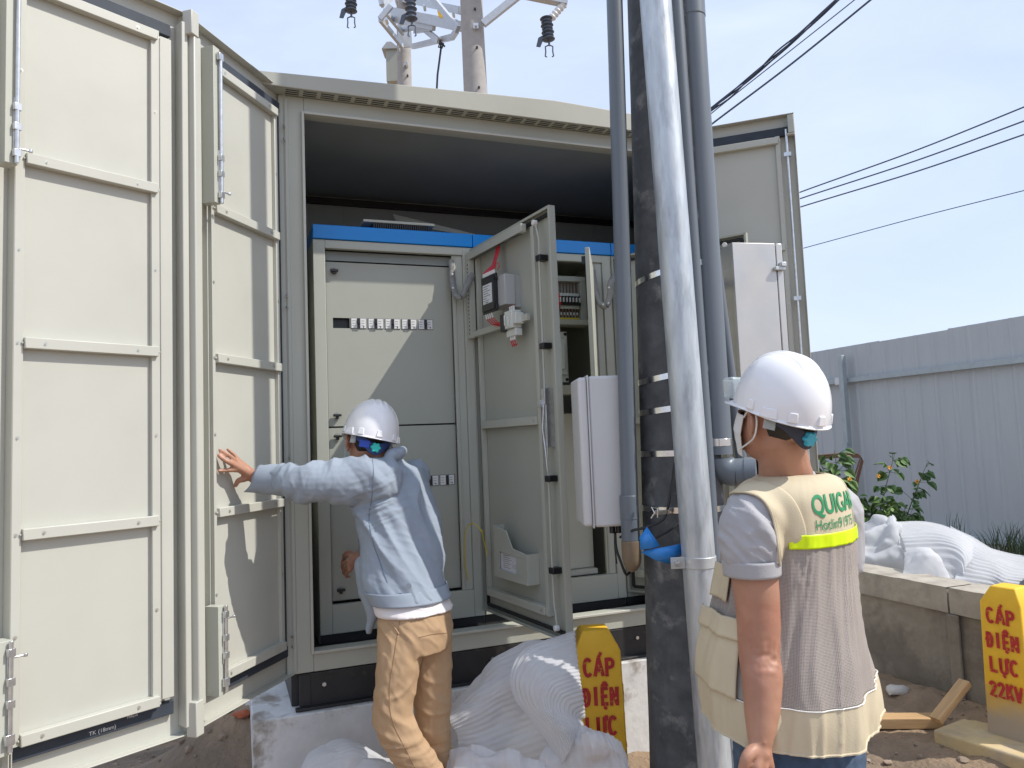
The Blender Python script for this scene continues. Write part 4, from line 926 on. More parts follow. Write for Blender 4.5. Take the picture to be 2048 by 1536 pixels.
def grass(name, cx, cy, Y, n_, wpx, hpx, label, seed):
    rnd = random.Random(seed); s = MB()
    for k in range(n_):
        a = cx + rnd.uniform(-wpx, wpx) * .6; y_ = Y + rnd.uniform(-.2, .2); b0 = at(a, cy, y_); tip = at(a + rnd.uniform(-wpx, wpx) * .7, cy - hpx * rnd.uniform(.25, 1) , y_ + rnd.uniform(-.1, .1)); mid = b0.lerp(tip, .55) + Vector((0, 0, .07)); wv = Vector((.007, .003, .001))
        P = [Vector(p) for p in spline([list(b0), list(mid), list(tip)], 7)]
        A = [s.bm.verts.new(p + wv * (1 - i / 6.2)) for i, p in enumerate(P)]; B = [s.bm.verts.new(p - wv * (1 - i / 6.2)) for i, p in enumerate(P)]
        for i in range(6): s._f([A[i], A[i + 1], B[i + 1], B[i]])
    o = s.build(name, M_leafb, None, recalc=False); tag(o, label, 'grass tuft', None)
grass('grass_tuft', 2030, 1150, 6.0, 190, 75, 110, 'dense tuft of wild grass at the fence foot near the right edge', 11)
grass('grass_tuft', 1915, 1130, 6.3, 34, 30, 110, 'sparse tuft of tall weeds before the metal fence, right of the orange-flowered shrub', 12)
# bent rebar
s = MB()
for k, (dx, dy) in enumerate(((0, 0), (3, 3), (5, 6))):
    s.tube([Vector(p) for p in [at(1620, 912 + dy, 6.2), at(1690, 907 + dy, 6.2), at(1716 + dx, 908 + dy, 6.2), at(1721 + dx, 916 + dy, 6.2), at(1706 + dx * 2, 962, 6.2), at(1690 + dx * 2, 1100, 6.25)]], .007, 6)
tag(s.build('bent_rebar', M_rust), 'rusty reinforcing bars bent over among the leaves by the fence post', 'rebar')
# ------------------------------------------------------------------ timber and rubble
a, b_ = atz(1700, 1442, .045), atz(1880, 1441, .045); Mt = frame(a, b_ - a); L = (b_ - a).length
o = MB().box(0, L, -.045, .045, -.025, .025).build('timber_batten', M_wood, None, Mt, .003); tag(o, 'timber batten lying flat on the soil behind the vest hem', 'batten')
a = at(1871, 1441, 3.72); b_ = at(1931, 1364, 3.80); d = (b_ - a); s = MB(); M_ = d.to_track_quat('X', 'Z').to_matrix().to_4x4(); M_.translation = a
o = s.box(0, d.length, -.028, .028, -.016, .016).build('timber_batten', M_wood, None, M_, .003); tag(o, 'short timber batten sticking up aslant beside the yellow post', 'batten')
def stone_mesh(s, c, r, rnd):
    base = bmesh.ops.create_icosphere(s.bm, subdivisions=2, radius=1)['verts']; sc = Vector((rnd.uniform(.7, 1.3), rnd.uniform(.7, 1.3), rnd.uniform(.4, .8))); o_ = Vector((rnd.random() * 50, 0, 0))
    for v in base: v.co = c + Vector((v.co.x * sc.x, v.co.y * sc.y, v.co.z * sc.z)) * r * (1 + .45 * noise.noise(v.co * 1.6 + o_))
rnd = random.Random(4); s = MB()
for k in range(1100):
    if k % 3: x, y = rnd.uniform(1.1, 3.2), rnd.uniform(2.2, 4.3)
    else: x, y = rnd.uniform(-2.2, 0), rnd.uniform(2.6, 4.2)
    r = .004 + .017 * rnd.random() ** 4; stone_mesh(s, Vector((x, y, gz(x, y) + r * .2)), r, rnd)
o = s.build('loose_stones', M_stone); tag(o, 'small stones and soil clods strewn over the ground', 'stones', kind='stuff')
for (a, b, z, r, mt, lb, nm) in ((486, 1526, .17, .030, M_brick, 'broken red brick piece at the bottom beside the plinth corner', 'brick_fragment'), (456, 1466, .27, .032, M_stone, 'grey stone lump on the soil heap below the folded door', 'stone_lump'), (1797, 1408, .02, .055, M_plaster, 'white plaster lump at the foot of the low wall', 'plaster_lump')):
    P = atz(a, b, z); s = MB(); stone_mesh(s, Vector((P.x, P.y, gz(P.x, P.y) + r * .25)), r, rnd); tag(s.build(nm, mt, ang=60), lb, nm.split('_')[0] + ' lump')
# ------------------------------------------------------------------ far poles and line gear
def far_pole(name, pxa, pya, pxb, pyb, Y, r, label, holes):
    a, b_ = vert_line(pxa, pya, pxb, pyb, Y, -.2, 9.8); s = MB(); s.tube([a, a.lerp(b_, .5), b_], [r * 1.25, r, r * .8], 36)
    o = s.build(name, M_concl, None, ang=60); tag(o, label, 'utility pole')
    for (x, y) in holes:
        h = at(x, y, Y - r * 1.02); MB().cyl(h + Vector((0, .06, 0)), h - Vector((0, .004, 0)), .013, n=10).build('bolt_hole', M_black, o)
    return o, a, b_
YA, YB = 9.0, 12.0
pA, aA, bA = far_pole('distant_utility_pole', 942.5, 0, 951, 182, YA, .153, 'pale concrete pole with bolt holes rising behind the kiosk roof', ((950, 17), (954, 94), (958, 174)))
pB, aB, bB = far_pole('distant_utility_pole', 808, 100, 809, 166, YB, .134, 'smaller pale concrete pole further back, carrying the steel bracket', ((815, 150),))
h = at(952, 53, YA - .15); s = MB(); s.box(h.x - .03, h.x + .03, h.y - .02, h.y + .0, h.z - .035, h.z + .035); s.cyl(h + Vector((0, -.05, 0)), h, .018, n=8); s.build('pole_bolt', M_zinc, pA)
h = at(813, 131, YB - .13); s = MB(); s.cyl(h + Vector((0, -.06, 0)), h + Vector((0, .04, 0)), .03, n=6); s.build('pole_bolt', M_zinc, pB)
def bar(s, a, b_, w_, h_):
    d = b_ - a; M_ = d.to_track_quat('X', 'Z').to_matrix().to_4x4(); M_.translation = a; s.box(0, d.length, -w_ / 2, w_ / 2, -h_ / 2, h_ / 2, M_)
def ubar(s, a, b_, w_, h_, t=.008):
    d = b_ - a; M_ = d.to_track_quat('X', 'Z').to_matrix().to_4x4(); M_.translation = a; L = d.length
    s.box(0, L, -w_ / 2, w_ / 2, -h_ / 2, -h_ / 2 + t, M_); s.box(0, L, -w_ / 2, -w_ / 2 + t, -h_ / 2 + t, h_ / 2, M_); s.box(0, L, w_ / 2 - t, w_ / 2, -h_ / 2 + t, h_ / 2, M_)
br = thing('steel_bracket_frame', 'galvanised steel frame bridging the two distant poles', 'bracket', Matrix.Translation(at(850, 40, 10.4)))
for L, wd in (([((784, 24), 11.2), ((920, 52), 9.3)], .13), ([((800, -4), 12.2), ((925, 22), 9.5)], .10)):
    s = MB(); ubar(s, at(*L[0][0], L[0][1]), at(*L[1][0], L[1][1]), .12, wd); s.build('channel_beam', M_silver, br)
for L in ([(858, -12, 9.7), (916, 58, 9.1)], [(764, 10, 10.6), (758, -16, 10.6)], [(764, 10, 10.6), (782, -2, 10.9)], [(760, 38, 10.6), (782, 12, 10.6)], [(760, 38, 10.6), (804, 92, 11.4)], [(826, 93, 11.4), (905, 74, 9.6)], [(905, 74, 9.6), (914, 60, 9.2)], [(836, 48, 10.8), (878, 82, 9.9)], [(790, 40, 11), (868, 55, 10)], [(800, 60, 11.6), (905, 40, 10.2)], [(770, 22, 10.7), (806, 66, 11.5)], [(830, 62, 11), (868, 55, 10)]):
    s = MB(); bar(s, at(*L[0]), at(*L[1]), .05, .075); s.build('angle_brace', M_silver, br)
s = MB(); c = at(812, 72, 11.7); s.box(c.x - .13, c.x + .1, c.y - .02, c.y + .0, c.z - .2, c.z + .17); s.box(c.x - .13, c.x - .12, c.y, c.y + .15, c.z - .2, c.z + .17); s.build('pole_clamp_plate', M_silver, br, None, .006)
s = MB(); c = at(874, 20, 9.6); s.prism([(0, 0), (.08, -.05), (.10, -.14), (.02, -.09)], 0, .01, M=Matrix.Translation(c)); s.build('yellow_tag', M_yellow, br)
for (a, b) in ((849, 14), (907, 27), (773, 41), (793, 2)):
    c = at(a, b, 10.2); MB().cyl(c + Vector((0, -.05, 0)), c + Vector((0, .08, 0)), .022, n=6).build('frame_bolt', M_zinc, br)
cr2 = thing('crossarm', 'bright galvanised crossarm reaching right from the distant pole', 'crossarm', Matrix.Translation(at(1000, -20, 8.9)))
s = MB(); ubar(s, at(960, -32, 8.85), at(1135, 4, 8.85), .11, .10); s.build('channel_beam', M_silver, cr2)
s = MB(); bar(s, at(966, 48, 8.83), at(1046, -16, 8.83), .06, .085); s.build('angle_brace', M_silver, cr2)
s = MB(); c = at(1108, 22, 8.85)
for k in range(5): s.lathe([(.035, -.03), (.05, 0), (.035, .03)], Matrix.Translation(at(1126 - k * 5.2, 10 + k * 6, 8.85)) @ Matrix.Rotation(R(40), 4, 'Y'), n=14)
s.build('post_insulator', M_white, cr2)
def insul(cx, ytop, ybot, Y, label, tilt=0, blade=True):
    t = thing('hanging_insulator', label, 'insulator', Matrix.Translation(at(cx, ytop, Y)), 'dark insulators hanging from the line gear')
    A, B = at(cx - tilt, ytop, Y), at(cx + tilt * .4, ybot, Y); ax = B - A; Mq = ax.to_track_quat('Z', 'Y').to_matrix().to_4x4(); Mq.translation = A; L = ax.length
    s = MB(); pr = [(.03, 0)]; n_ = 7
    for k in range(n_): z = L * (k + .2) / n_; pr += [(.045, z), (.075 - .01 * (k % 2), z + L * .035), (.078 - .01 * (k % 2), z + L * .05), (.045, z + L * .09)]
    pr += [(.05, L * .98), (.03, L)]; s.lathe(pr, Mq, n=20); s.build('ribbed_housing', M_insul, t)
    s = MB(); c = B; s.cyl(c, c + Vector((.005, 0, -.06)), .013, n=8)
    for sg in (-1, 1): s.tube([c + Vector((0, 0, -.05)), c + Vector((sg * .045, 0, -.07)), c + Vector((sg * .042, 0, -.13)), c + Vector((sg * .05, 0, -.19)), c + Vector((sg * .03, 0, -.20))], .009, 6)
    s.build('wire_clip', M_insul, t)
    if blade:
        s = MB(); c = A.lerp(B, .75); s.prism([(-.06, 0), (-.12, -.03), (-.15, -.14), (-.10, -.15), (-.06, -.06)], -.006, .006, M=Matrix.Translation(c)); s.build('arc_plate', M_insul, t, None, .003)
    return t
insul(702, -22, 25, 9.0, 'dark ribbed insulator hanging alone at the top, leftmost of three')
insul(822, -25, 42, 9.0, 'dark ribbed insulator hanging in front of the steel bracket frame', 3)
insul(1096, 34, 82, 8.7, 'dark ribbed insulator with a side plate under the crossarm\'s right end', 4)
s = MB(); P = [at(880, 80, 9.8), at(882, 96, 9.8), at(879, 120, 9.8), at(875, 150, 9.8), at(873, 190, 9.8)]; s.tube(P, .014, 6); s.tube([at(880, 84, 9.78), at(887, 88, 9.76), at(884, 96, 9.76), at(877, 94, 9.76), at(879, 86, 9.74), at(890, 93, 9.74)], .013, 6)
tag(s.build('hanging_rope', M_cable), 'short dark rope knotted to the steel frame and hanging down', 'rope')
bx = thing('pole_mounted_box', 'grey box with a hipped lid on the left of the smaller distant pole', 'equipment box', Matrix.Translation(at(783, 130, 12.3)))
s = MB(); c = at(784, 132, 12.35); s.box(-.085, .13, -.1, .15, -.32, .24, Matrix.Translation(c)); s.build('box_body', M_panel, bx, None, .008)
s = MB(); s.prism([(-.15, .24), (-.13, .235), (.14, .235), (.15, .25), (.02, .36), (-.06, .36)], -.14, .2, M=Matrix.Translation(c)); s.cyl(c + Vector((-.02, 0, .36)), c + Vector((-.02, 0, .44)), .015, n=6); s.build('box_lid', M_devgrey, bx, None, .006)
# overhead wires
def wire(name, pts, r, label, grp=None):
    P = [Vector(p) for p in spline([list(at(*p)) for p in pts], 40)]; s = MB(); s.tube(P, r, 6); o = s.build(name, M_wire); tag(o, label, 'wire', grp); return o
GWR = 'overhead wires crossing the sky on the right'
s = MB()
for k in range(4):
    P = []
    for i in range(110):
        t = -1.6 + i / 109 * 2.6; a = 1330 + 400 * t; b = 290 - 343 * t + (12 * math.sin(t * math.pi) if t > 0 else 0); ph = k * 1.57 + t * 9; off = 2.6 + 3.5 * (math.sin(t * 14) ** 2 if k == 3 else 0)
        P.append(at(a + off * math.cos(ph), b + off * math.sin(ph), 9 - 2 * t if t > 0 else 9 - 3 * t))
    s.tube(P, .010, 6)
tag(s.build('cable_bundle', M_wire), 'twisted bundle of dark cables rising to the upper right beside the pipes', 'cable bundle')
wire('overhead_wire', [(700, 800, 16), (1000, 564, 13), (1340, 296, 10), (1425, 225, 9.5), (1570, 110, 9), (1710, -1, 8.6), (1800, -75, 8)], .0075, 'thin wire just below the twisted cable bundle')
wire('overhead_wire', [(700, 822, 16), (1000, 588, 12), (1330, 322, 9), (1425, 247, 9), (1580, 130, 8.6), (1742, -1, 8), (1830, -75, 7.6)], .0125, 'thicker straight wire, lowest of those rising beside the pipes')
for k, (y0, y1) in enumerate(((383, 214), (396, 242), (413, 269))):
    wire('overhead_wire', [(700, y0 + (y0 - y1) * 2.04, 24), (1100, y0 + (y0 - y1) * 1.13, 20), (1500, y0 + (y0 - y1) * .24, 17), (1604, y0, 16), (1830, (y0 + y1) / 2 + 3, 14.5), (2048, y1, 13), (2160, y1 - (y0 - y1) * .27, 12.5)], .0145, ['uppermost', 'middle', 'lowest'][k] + ' of the three parallel wires above the fence', GWR)
wire('overhead_wire', [(700, 741, 28), (1100, 633, 25), (1500, 525, 22), (1612, 495, 22), (1830, 436, 20), (2048, 381, 18), (2160, 352, 18)], .012, 'single faint wire hanging far below the three parallel ones', GWR)
# ------------------------------------------------------------------ people
M_skin = mat('skin', (.43, .225, .148), .5, var=.06, vscale=14, subs=.12, bump=.0005, bscale=90, col2=(.38, .17, .11), c2scale=9)
M_hair = mat('black_hair', (.02, .016, .013), .6, var=.3, vscale=60, bump=.002, bscale=180, stretch=(1, 1, .3))
M_helmet = mat('white_helmet_shell', (.80, .80, .82), .22, coat=.4, var=.015, vscale=5)
M_strapb = mat('navy_strap', (.02, .045, .16), .5)
M_strap2 = mat('dark_headband', (.035, .042, .07), .5)
M_blueband = mat('blue_headband', (.015, .06, .42), .45)
M_teal = mat('teal_knob', (.02, .50, .44), .4)
M_cyan = mat('cyan_knob', (.06, .42, .56), .4)
M_clear = mat('clear_plastic', (.55, .62, .65), .15, alpha=.55)
M_jacket = mat('blue_grey_cotton', (.27, .315, .375), .85, var=.06, vscale=9, bump=.0006, bscale=400)
M_tee = mat('white_cotton', (.70, .66, .66), .85, bump=.0006, bscale=300)
M_tan = mat('tan_cotton', (.43, .285, .165), .85, var=.06, vscale=10, bump=.0006, bscale=350)
M_polo = mat('grey_polo_knit', (.39, .385, .40), .9, var=.05, vscale=14, bump=.0008, bscale=420)
M_vestc = mat('cream_vest_cloth', (.56, .48, .335), .85, var=.05, vscale=8, bump=.0006, bscale=300)
M_jean = mat('blue_denim', (.055, .09, .15), .85, var=.25, vscale=26, col2=(.14, .19, .26), c2scale=7, c2lo=.5, c2hi=.75, bump=.001, bscale=300)
M_neon = mat('reflective_yellow_tape', (.66, .86, .0), .4, var=.05, vscale=30)
M_greent = mat('green_print', (.02, .26, .10), .7)
M_mask = mat('white_face_mask', (.70, .70, .69), .8)
M_jseam = mat('jacket_thread', (.15, .20, .27), .9)
M_seam = mat('trouser_thread', (.26, .165, .09), .9)
M_eye = mat('eye', (.05, .035, .03), .25)
def mesh_cloth():
    mt = mat('grey_mesh_net', (.43, .375, .335), .8, var=.06, vscale=7); n = mt.node_tree; l = n.links.new; b = n.nodes['Principled BSDF']
    t = n.nodes.new('ShaderNodeTexCoord'); mp_ = n.nodes.new('ShaderNodeMapping'); mp_.inputs['Scale'].default_value = (280, 280, 280); l(t.outputs['UV'], mp_.inputs[0])
    vo = n.nodes.new('ShaderNodeTexVoronoi'); vo.inputs['Scale'].default_value = 1; vo.inputs['Randomness'].default_value = .15; l(mp_.outputs[0], vo.inputs['Vector'])
    r_ = n.nodes.new('ShaderNodeMapRange'); r_.inputs[1].default_value = .15; r_.inputs[2].default_value = .42; l(vo.outputs['Distance'], r_.inputs[0])
    src = b.inputs['Base Color'].links[0].from_socket; mi = n.nodes.new('ShaderNodeMixRGB'); mi.inputs[1].default_value = (.24, .215, .205, 1); l(r_.outputs[0], mi.inputs[0]); l(src, mi.inputs[2]); l(mi.outputs[0], b.inputs['Base Color'])
    bp = n.nodes.new('ShaderNodeBump'); bp.inputs['Distance'].default_value = .0012; l(r_.outputs[0], bp.inputs['Height']); l(bp.outputs[0], b.inputs['Normal']); return mt
M_mesh = mesh_cloth()
def ell(s, c, r, M=None, sub=3):
    vs_ = bmesh.ops.create_icosphere(s.bm, subdivisions=sub, radius=1)['verts']
    for v in vs_:
        p = Vector((v.co.x * r[0], v.co.y * r[1], v.co.z * r[2])) + Vector(c); v.co = M @ p if M is not None else p
def limb(s, pts, M=None, n=20, rs=18):
    A = spline([list(p) + [r] for p, r in pts], rs); P = [Vector(a[:3]) for a in A]; P = [M @ p for p in P] if M is not None else P
    s.tube(P, [max(a[3], .002) for a in A], n)
    for i in (0, -1): ell(s, P[i], (A[i][3],) * 3, sub=2)
def eloft(s, rows, n=32, rs=30):
    """rows: (center, side dir, half side, half front) -> closed elliptic loft; the front dir is horizontal-perpendicular to side"""
    A = spline([list(c) + list(sd_) + [a, b_] for c, sd_, a, b_ in rows], rs); rings = []
    for a in A:
        c = Vector(a[:3]); sd_ = Vector(a[3:6]).normalized(); fr = Vector((sd_.y, -sd_.x, 0)).normalized()
        rings.append([s.bm.verts.new(c + sd_ * a[6] * math.cos(t) + fr * a[7] * math.sin(t)) for t in [2 * math.pi * i / n for i in range(n)]])
    for j in range(len(rings) - 1):
        for i in range(n): s._f([rings[j][i], rings[j][(i + 1) % n], rings[j + 1][(i + 1) % n], rings[j + 1][i]])
    s._f(rings[0][::-1]); s._f(rings[-1])
def union(s, voxel, smooth=3, name='tmp'):
    bmesh.ops.recalc_face_normals(s.bm, faces=s.bm.faces)
    me = bpy.data.meshes.new(name); s.bm.to_mesh(me); s.bm.free(); o = bpy.data.objects.new(name, me); COL.objects.link(o)
    md = o.modifiers.new('r', 'REMESH'); md.mode = 'VOXEL'; md.voxel_size = voxel; md.use_smooth_shade = True
    ms = o.modifiers.new('s', 'SMOOTH'); ms.iterations = smooth; ms.factor = .5
    bpy.context.view_layer.update(); m2 = bpy.data.meshes.new_from_object(o.evaluated_get(bpy.context.evaluated_depsgraph_get())); bpy.data.objects.remove(o); return m2
def displace(me, fn):
    nrm = [v.normal.copy() for v in me.vertices]
    for v, n_ in zip(me.vertices, nrm): v.co = v.co + n_ * fn(v.co)
def meobj(name, me, mat_, parent, M=None):
    me.name = name; me.materials.clear(); me.materials.append(mat_)
    for p in me.polygons: p.use_smooth = True
    o = bpy.data.objects.new(name, me)
    o.parent = None; put(o, parent, M); return o
def ridge(p, d, lo, hi, off=0):
    d = d.normalized(); q = p * lo + d * (p.dot(d)) * (hi - lo) + Vector((off, off * 2, 0)); v = noise.noise(q) + .5 * noise.noise(q * 2.1 + Vector((5, 0, 0)))
    return (1 - min(abs(v) * 2.6, 1)) - .35
def hframe(c, f, pitch=0, roll=0):
    """x = person's right, y = forward, z = up"""
    y = Vector((f[0], f[1], 0)).normalized(); z = Vector((0, 0, 1)); x = y.cross(z); M = Matrix.Identity(4)
    for i in range(3): M[i][0], M[i][1], M[i][2], M[i][3] = x[i], y[i], z[i], c[i]
    return M @ Matrix.Rotation(R(pitch), 4, 'X') @ Matrix.Rotation(R(roll), 4, 'Y')
def head_pieces(s, H, neck_base, nr=.054):
    ell(s, (0, -.012, .035), (.077, .095, .088), H); ell(s, (0, .012, -.02), (.066, .078, .085), H); ell(s, (0, .028, -.07), (.050, .050, .038), H)
    ell(s, (0, .045, -.088), (.028, .034, .022), H); limb(s, [((0, .086, .012), .007), ((0, .098, -.012), .009), ((0, .106, -.032), .012)], H, 10, 6)
    for sg in (-1, 1):
        ell(s, (.018 * sg, .095, -.034), (.010, .010, .008), H, 2); ell(s, (.036 * sg, .066, -.028), (.026, .022, .02), H, 2); ell(s, (.03 * sg, .080, .022), (.026, .009, .008), H, 2)
        E_ = H @ Matrix.Translation((.081 * sg, -.006, -.012)) @ Matrix.Rotation(R(-14), 4, 'X') @ Matrix.Rotation(R(34 * sg), 4, 'Z')
        ell(s, (0, 0, .008), (.0075, .019, .026), E_, 2); ell(s, (0, .003, -.02), (.008, .010, .013), E_, 2)
        ring = [(Vector((.006 * sg, .018 * math.cos(t), .006 + .027 * math.sin(t))), .0042) for t in [R(a) for a in range(-70, 231, 30)]]; limb(s, ring, E_, 8, 18)
    ell(s, (0, .086, -.058), (.024, .012, .006), H, 2); ell(s, (0, .085, -.068), (.021, .012, .007), H, 2)
    n0 = H @ Vector((0, -.018, -.03)); limb(s, [(n0, nr), (n0.lerp(Vector(neck_base), .5) , nr * 1.0), (neck_base, nr * 1.12)])
def hand(s, W_, K, fingers, thumb, pr=.028, fr=(.0095, .0085, .0085, .0075), tr_=.011):
    """W_ wrist, K: four knuckles; fingers: list of 4 chains (3 points each); thumb: chain of 3"""
    pc = sum(K, Vector()) / 4
    for k in K: limb(s, [(W_, pr * .8), (W_.lerp(k, .6), .0145), (k, .0115)], None, 12, 8)
    ell(s, W_.lerp(pc, .5), (pr * .75,) * 3, sub=2)
    for k, ch, r in zip(K, fingers, fr): limb(s, [(k, r * 1.15), (ch[0], r * 1.05), (ch[1], r * .95), (ch[2], r * .82)], None, 10, 14)
    limb(s, [(W_.lerp(pc, .25), tr_ * 1.5), (thumb[0], tr_ * 1.25), (thumb[1], tr_), (thumb[2], tr_ * .82)], None, 10, 14)
def helmet(parent, H, sc, knobmat, bandmat, label=None, ridges=True):
    Hm = H @ Matrix.Translation((0, -.004, .028)) @ Matrix.Scale(sc, 4); a, b_, h = .112, .138, .158
    def shell(u_, v_):
        t = 2 * math.pi * u_; ph = v_ * math.pi / 2; e = .86; cz, sz_ = math.cos(ph) ** e, math.sin(ph) ** .92
        x, y = a * cz * math.cos(t), b_ * cz * math.sin(t) - .004; z = h * sz_
        if y < 0: z -= .012 * (1 - v_) * (-y / b_)
        n_ = Vector((math.cos(t) * math.cos(ph), math.sin(t) * math.cos(ph), math.sin(ph)))
        d = 0
        if ridges and v_ > .35:
            for xc, hh in ((0, .0045), (.027, .0032), (-.027, .0032)):
                wy = 1 / (1 + math.exp(-(y + .085) / .006)) / (1 + math.exp((y - .095) / .006)); d += hh * math.exp(-((x - xc) / .0062) ** 4) * wy
        return Vector((x, y, z)) + n_ * d
    s = MB(); s.grid(shell, 120, 60, closed=True)
    # rim flange, longer at the peak
    def rim(u_, v_):
        t = 2 * math.pi * u_; pk = max(0, math.sin(t)) ** 3; w_ = .006 + .036 * pk
        p = shell(u_, 0); dr = Vector((math.cos(t) * .8, math.sin(t), 0)); q = p + dr * w_ * v_ + Vector((0, 0, -.004 * v_ - .014 * pk * v_)); return q
    s.grid(rim, 120, 4, closed=True)
    o = s.build('helmet', M_helmet, parent, Hm, solid=.003, ang=70, weld=True)
    if label: o['label'] = label
    # moulded lugs along the rim
    for t in (205, 232, 270, 308, 335, 180, 0):
        c = Vector((a * 1.0 * math.cos(R(t)), b_ * 1.0 * math.sin(R(t)) - .004, .004 if math.sin(R(t)) < 0 else .014)); Ml = Hm @ Matrix.Translation(c) @ Matrix.Rotation(R(t + 90), 4, 'Z') @ Matrix.Rotation(R(-6), 4, 'X')
        s = MB(); w_ = .0135 if t not in (205, 335) else .024; s.prism([(-w_ * .75, .015), (w_ * .75, .015), (w_, -.011), (-w_, -.011)], -.0055, .0045); s.build('rim_lug', M_helmet, o, Ml, .002)
    s = MB()
    def bandf(u_, v_):
        t = R(198) + R(144) * u_; x, y = .086 * math.cos(t), .106 * math.sin(t) - .006; dip = .012 + .036 * math.exp(-((u_ - .5) / .24) ** 2)
        return Vector((x, y, .016 - dip - .046 * v_ * (.45 + .55 * math.exp(-((u_ - .5) / .35) ** 2))))
    s.grid(bandf, 40, 8); o2 = s.build('headband', bandmat, o, Hm, solid=.004)
    for sg in (-1, 1):
        t = R(270 + sg * 66); MB().box(-.016, .016, -.002, .002, -.04, .006, Matrix.Translation((.0885 * math.cos(t), .109 * math.sin(t) - .006, .0)) @ Matrix.Rotation(t + R(90), 4, 'Z')).build('band_slider', M_clear, o, Hm)
    s = MB(); Mk = Hm @ Matrix.Translation((0, -.118, -.048)) @ Matrix.Rotation(R(90), 4, 'X')
    pr = []; n_ = 42; pts = []
    for i in range(n_):
        t = 2 * math.pi * i / n_; r = .0185 + .0028 * math.cos(6 * t); pts.append((r * math.cos(t), r * math.sin(t)))
    s.prism(pts, -.008, .008, ax='xy'); s.build('adjuster_knob', knobmat, o, Mk, .0025)
    return o, Hm
def eyes(parent, H):
    for sg in (-1, 1): s = MB(); ell(s, (.031 * sg, .0745, .006), (.0125, .010, .008), H, 2); s.build('eye', M_eye, parent)
# ======================= man in the blue-grey jacket
f1 = Vector((-.75, .66, 0)).normalized(); L1 = Vector((-f1.y, f1.x, 0)); hf1 = Vector((-.44, .90, 0)).normalized()
nl = Vector((.966, -.258, 0))
def a1t(px, py, Y): return at(px, py, Y - .09)
def LP(px, py, off):
    P = l1 + nl * off; v = ray(px, py); t = (P - CAM).dot(nl) / v.dot(nl); return CAM + v * t
p1_ = thing('person', 'man in a blue-grey jacket and tan trousers leaning on the open door leaf', 'person', Matrix.Translation((a1t(830, 1215, 2.98).x, 2.98, 0)))
hc1 = a1t(737, 889, 3.10); H1 = hframe(hc1, hf1, -2, 13); nb1 = a1t(768, 940, 3.10)
s = MB(); head_pieces(s, H1, nb1)
Sl, Sr = a1t(735, 958, 2.99), a1t(820, 958, 3.26)
eloft(s, [(a1t(775, 945, 3.12), L1, .06, .055), (a1t(780, 965, 3.12), L1, .15, .08), (a1t(790, 1010, 3.11), L1, .165, .10), (a1t(800, 1080, 3.07), L1, .15, .11), (a1t(815, 1160, 3.02), L1, .13, .10), (a1t(828, 1220, 2.99), L1, .115, .09), (a1t(832, 1260, 2.97), L1, .11, .09)])
We = LP(511, 955, .075); El = a1t(625, 972, 2.93)
limb(s, [(Sl, .055), (El, .042), (We, .027)])
K = [LP(483, 926, .040), LP(476, 926, .043), LP(476, 934, .045), LP(480, 941, .040)]
F = [[LP(470, 912, .030), LP(462, 904, .020), LP(455, 899, .010)], [LP(462, 914, .036), LP(449, 905, .022), LP(440, 900, .011)], [LP(458, 925, .038), LP(446, 918, .022), LP(437.5, 911, .011)], [LP(463, 940, .034), LP(450, 941, .020), LP(438, 941.5, .010)]]
hand(s, We, K, F, [LP(488, 958, .045), LP(477, 961, .030), LP(471, 971, .012)], fr=(.0078, .0085, .009, .0085), tr_=.0105)
Er = at(760, 1075, 3.40); Wr = at(712, 1118, 3.40); limb(s, [(Sr, .055), (Er, .042), (Wr, .028)])
K2 = [at(700, 1112, 3.39), at(697, 1122, 3.37), at(697, 1132, 3.36), at(699, 1141, 3.36)]
F2_ = [[at(691, 1113, 3.42), at(686, 1122, 3.44), at(684, 1130, 3.45)], [at(688, 1126, 3.40), at(684, 1134, 3.43), at(688, 1141, 3.44)], [at(690, 1138, 3.39), at(687, 1146, 3.42), at(692, 1150, 3.43)], [at(694, 1147, 3.38), at(693, 1153, 3.41), at(699, 1154, 3.42)]]
hand(s, Wr, K2, F2_, [at(702, 1108, 3.43), at(693, 1106, 3.45), at(687, 1112, 3.46)])
legsL = [(a1t(806, 1235, 2.95), .066), (a1t(797, 1330, 2.89), .060), (a1t(788, 1440, 2.86), .048), (a1t(858, 1560, 2.90), .042), (a1t(900, 1690, 2.96), .035)]
legsR = [(a1t(856, 1235, 3.02), .066), (a1t(862, 1340, 3.02), .060), (a1t(864, 1440, 3.02), .048), (a1t(890, 1560, 3.10), .048), (a1t(905, 1700, 3.18), .035)]
limb(s, legsL); limb(s, legsR)
for lg in (legsL, legsR):
    a = lg[-1][0]; foot = Vector((a.x, a.y, .04)); limb(s, [(a, .034), (foot + Vector((0, 0, .03)), .036), (foot + f1 * .12, .030), (foot + f1 * .19, .022)])
bd1 = meobj('body', union(s, .0048, 3), M_skin, p1_); eyes(p1_, H1)
def hair(parent, H, k=1.0):
    def fn(u_, v_):
        t = R(196) + R(148) * u_; ph = R(62) - R(138) * v_ * (.5 + .5 * math.sin(math.pi * u_) ** .5)
        c, sn = math.cos(ph), math.sin(ph); p = Vector((.0805 * c * math.cos(t) * k, -.012 + .0985 * c * math.sin(t) * k, .030 + .094 * sn)); 
        if sn < 0: p.x *= 1 + .16 * sn; p.y = p.y * (1 + .30 * sn)
        return p + p.normalized() * .0016 * noise.noise(p * 120)
    s = MB(); s.grid(fn, 70, 44); return s.build('hair', M_hair, parent, H, solid=.006)
hair(p1_, H1); hm1, _ = helmet(p1_, H1, .955, M_teal, M_strapb, 'white safety helmet with a teal knob')
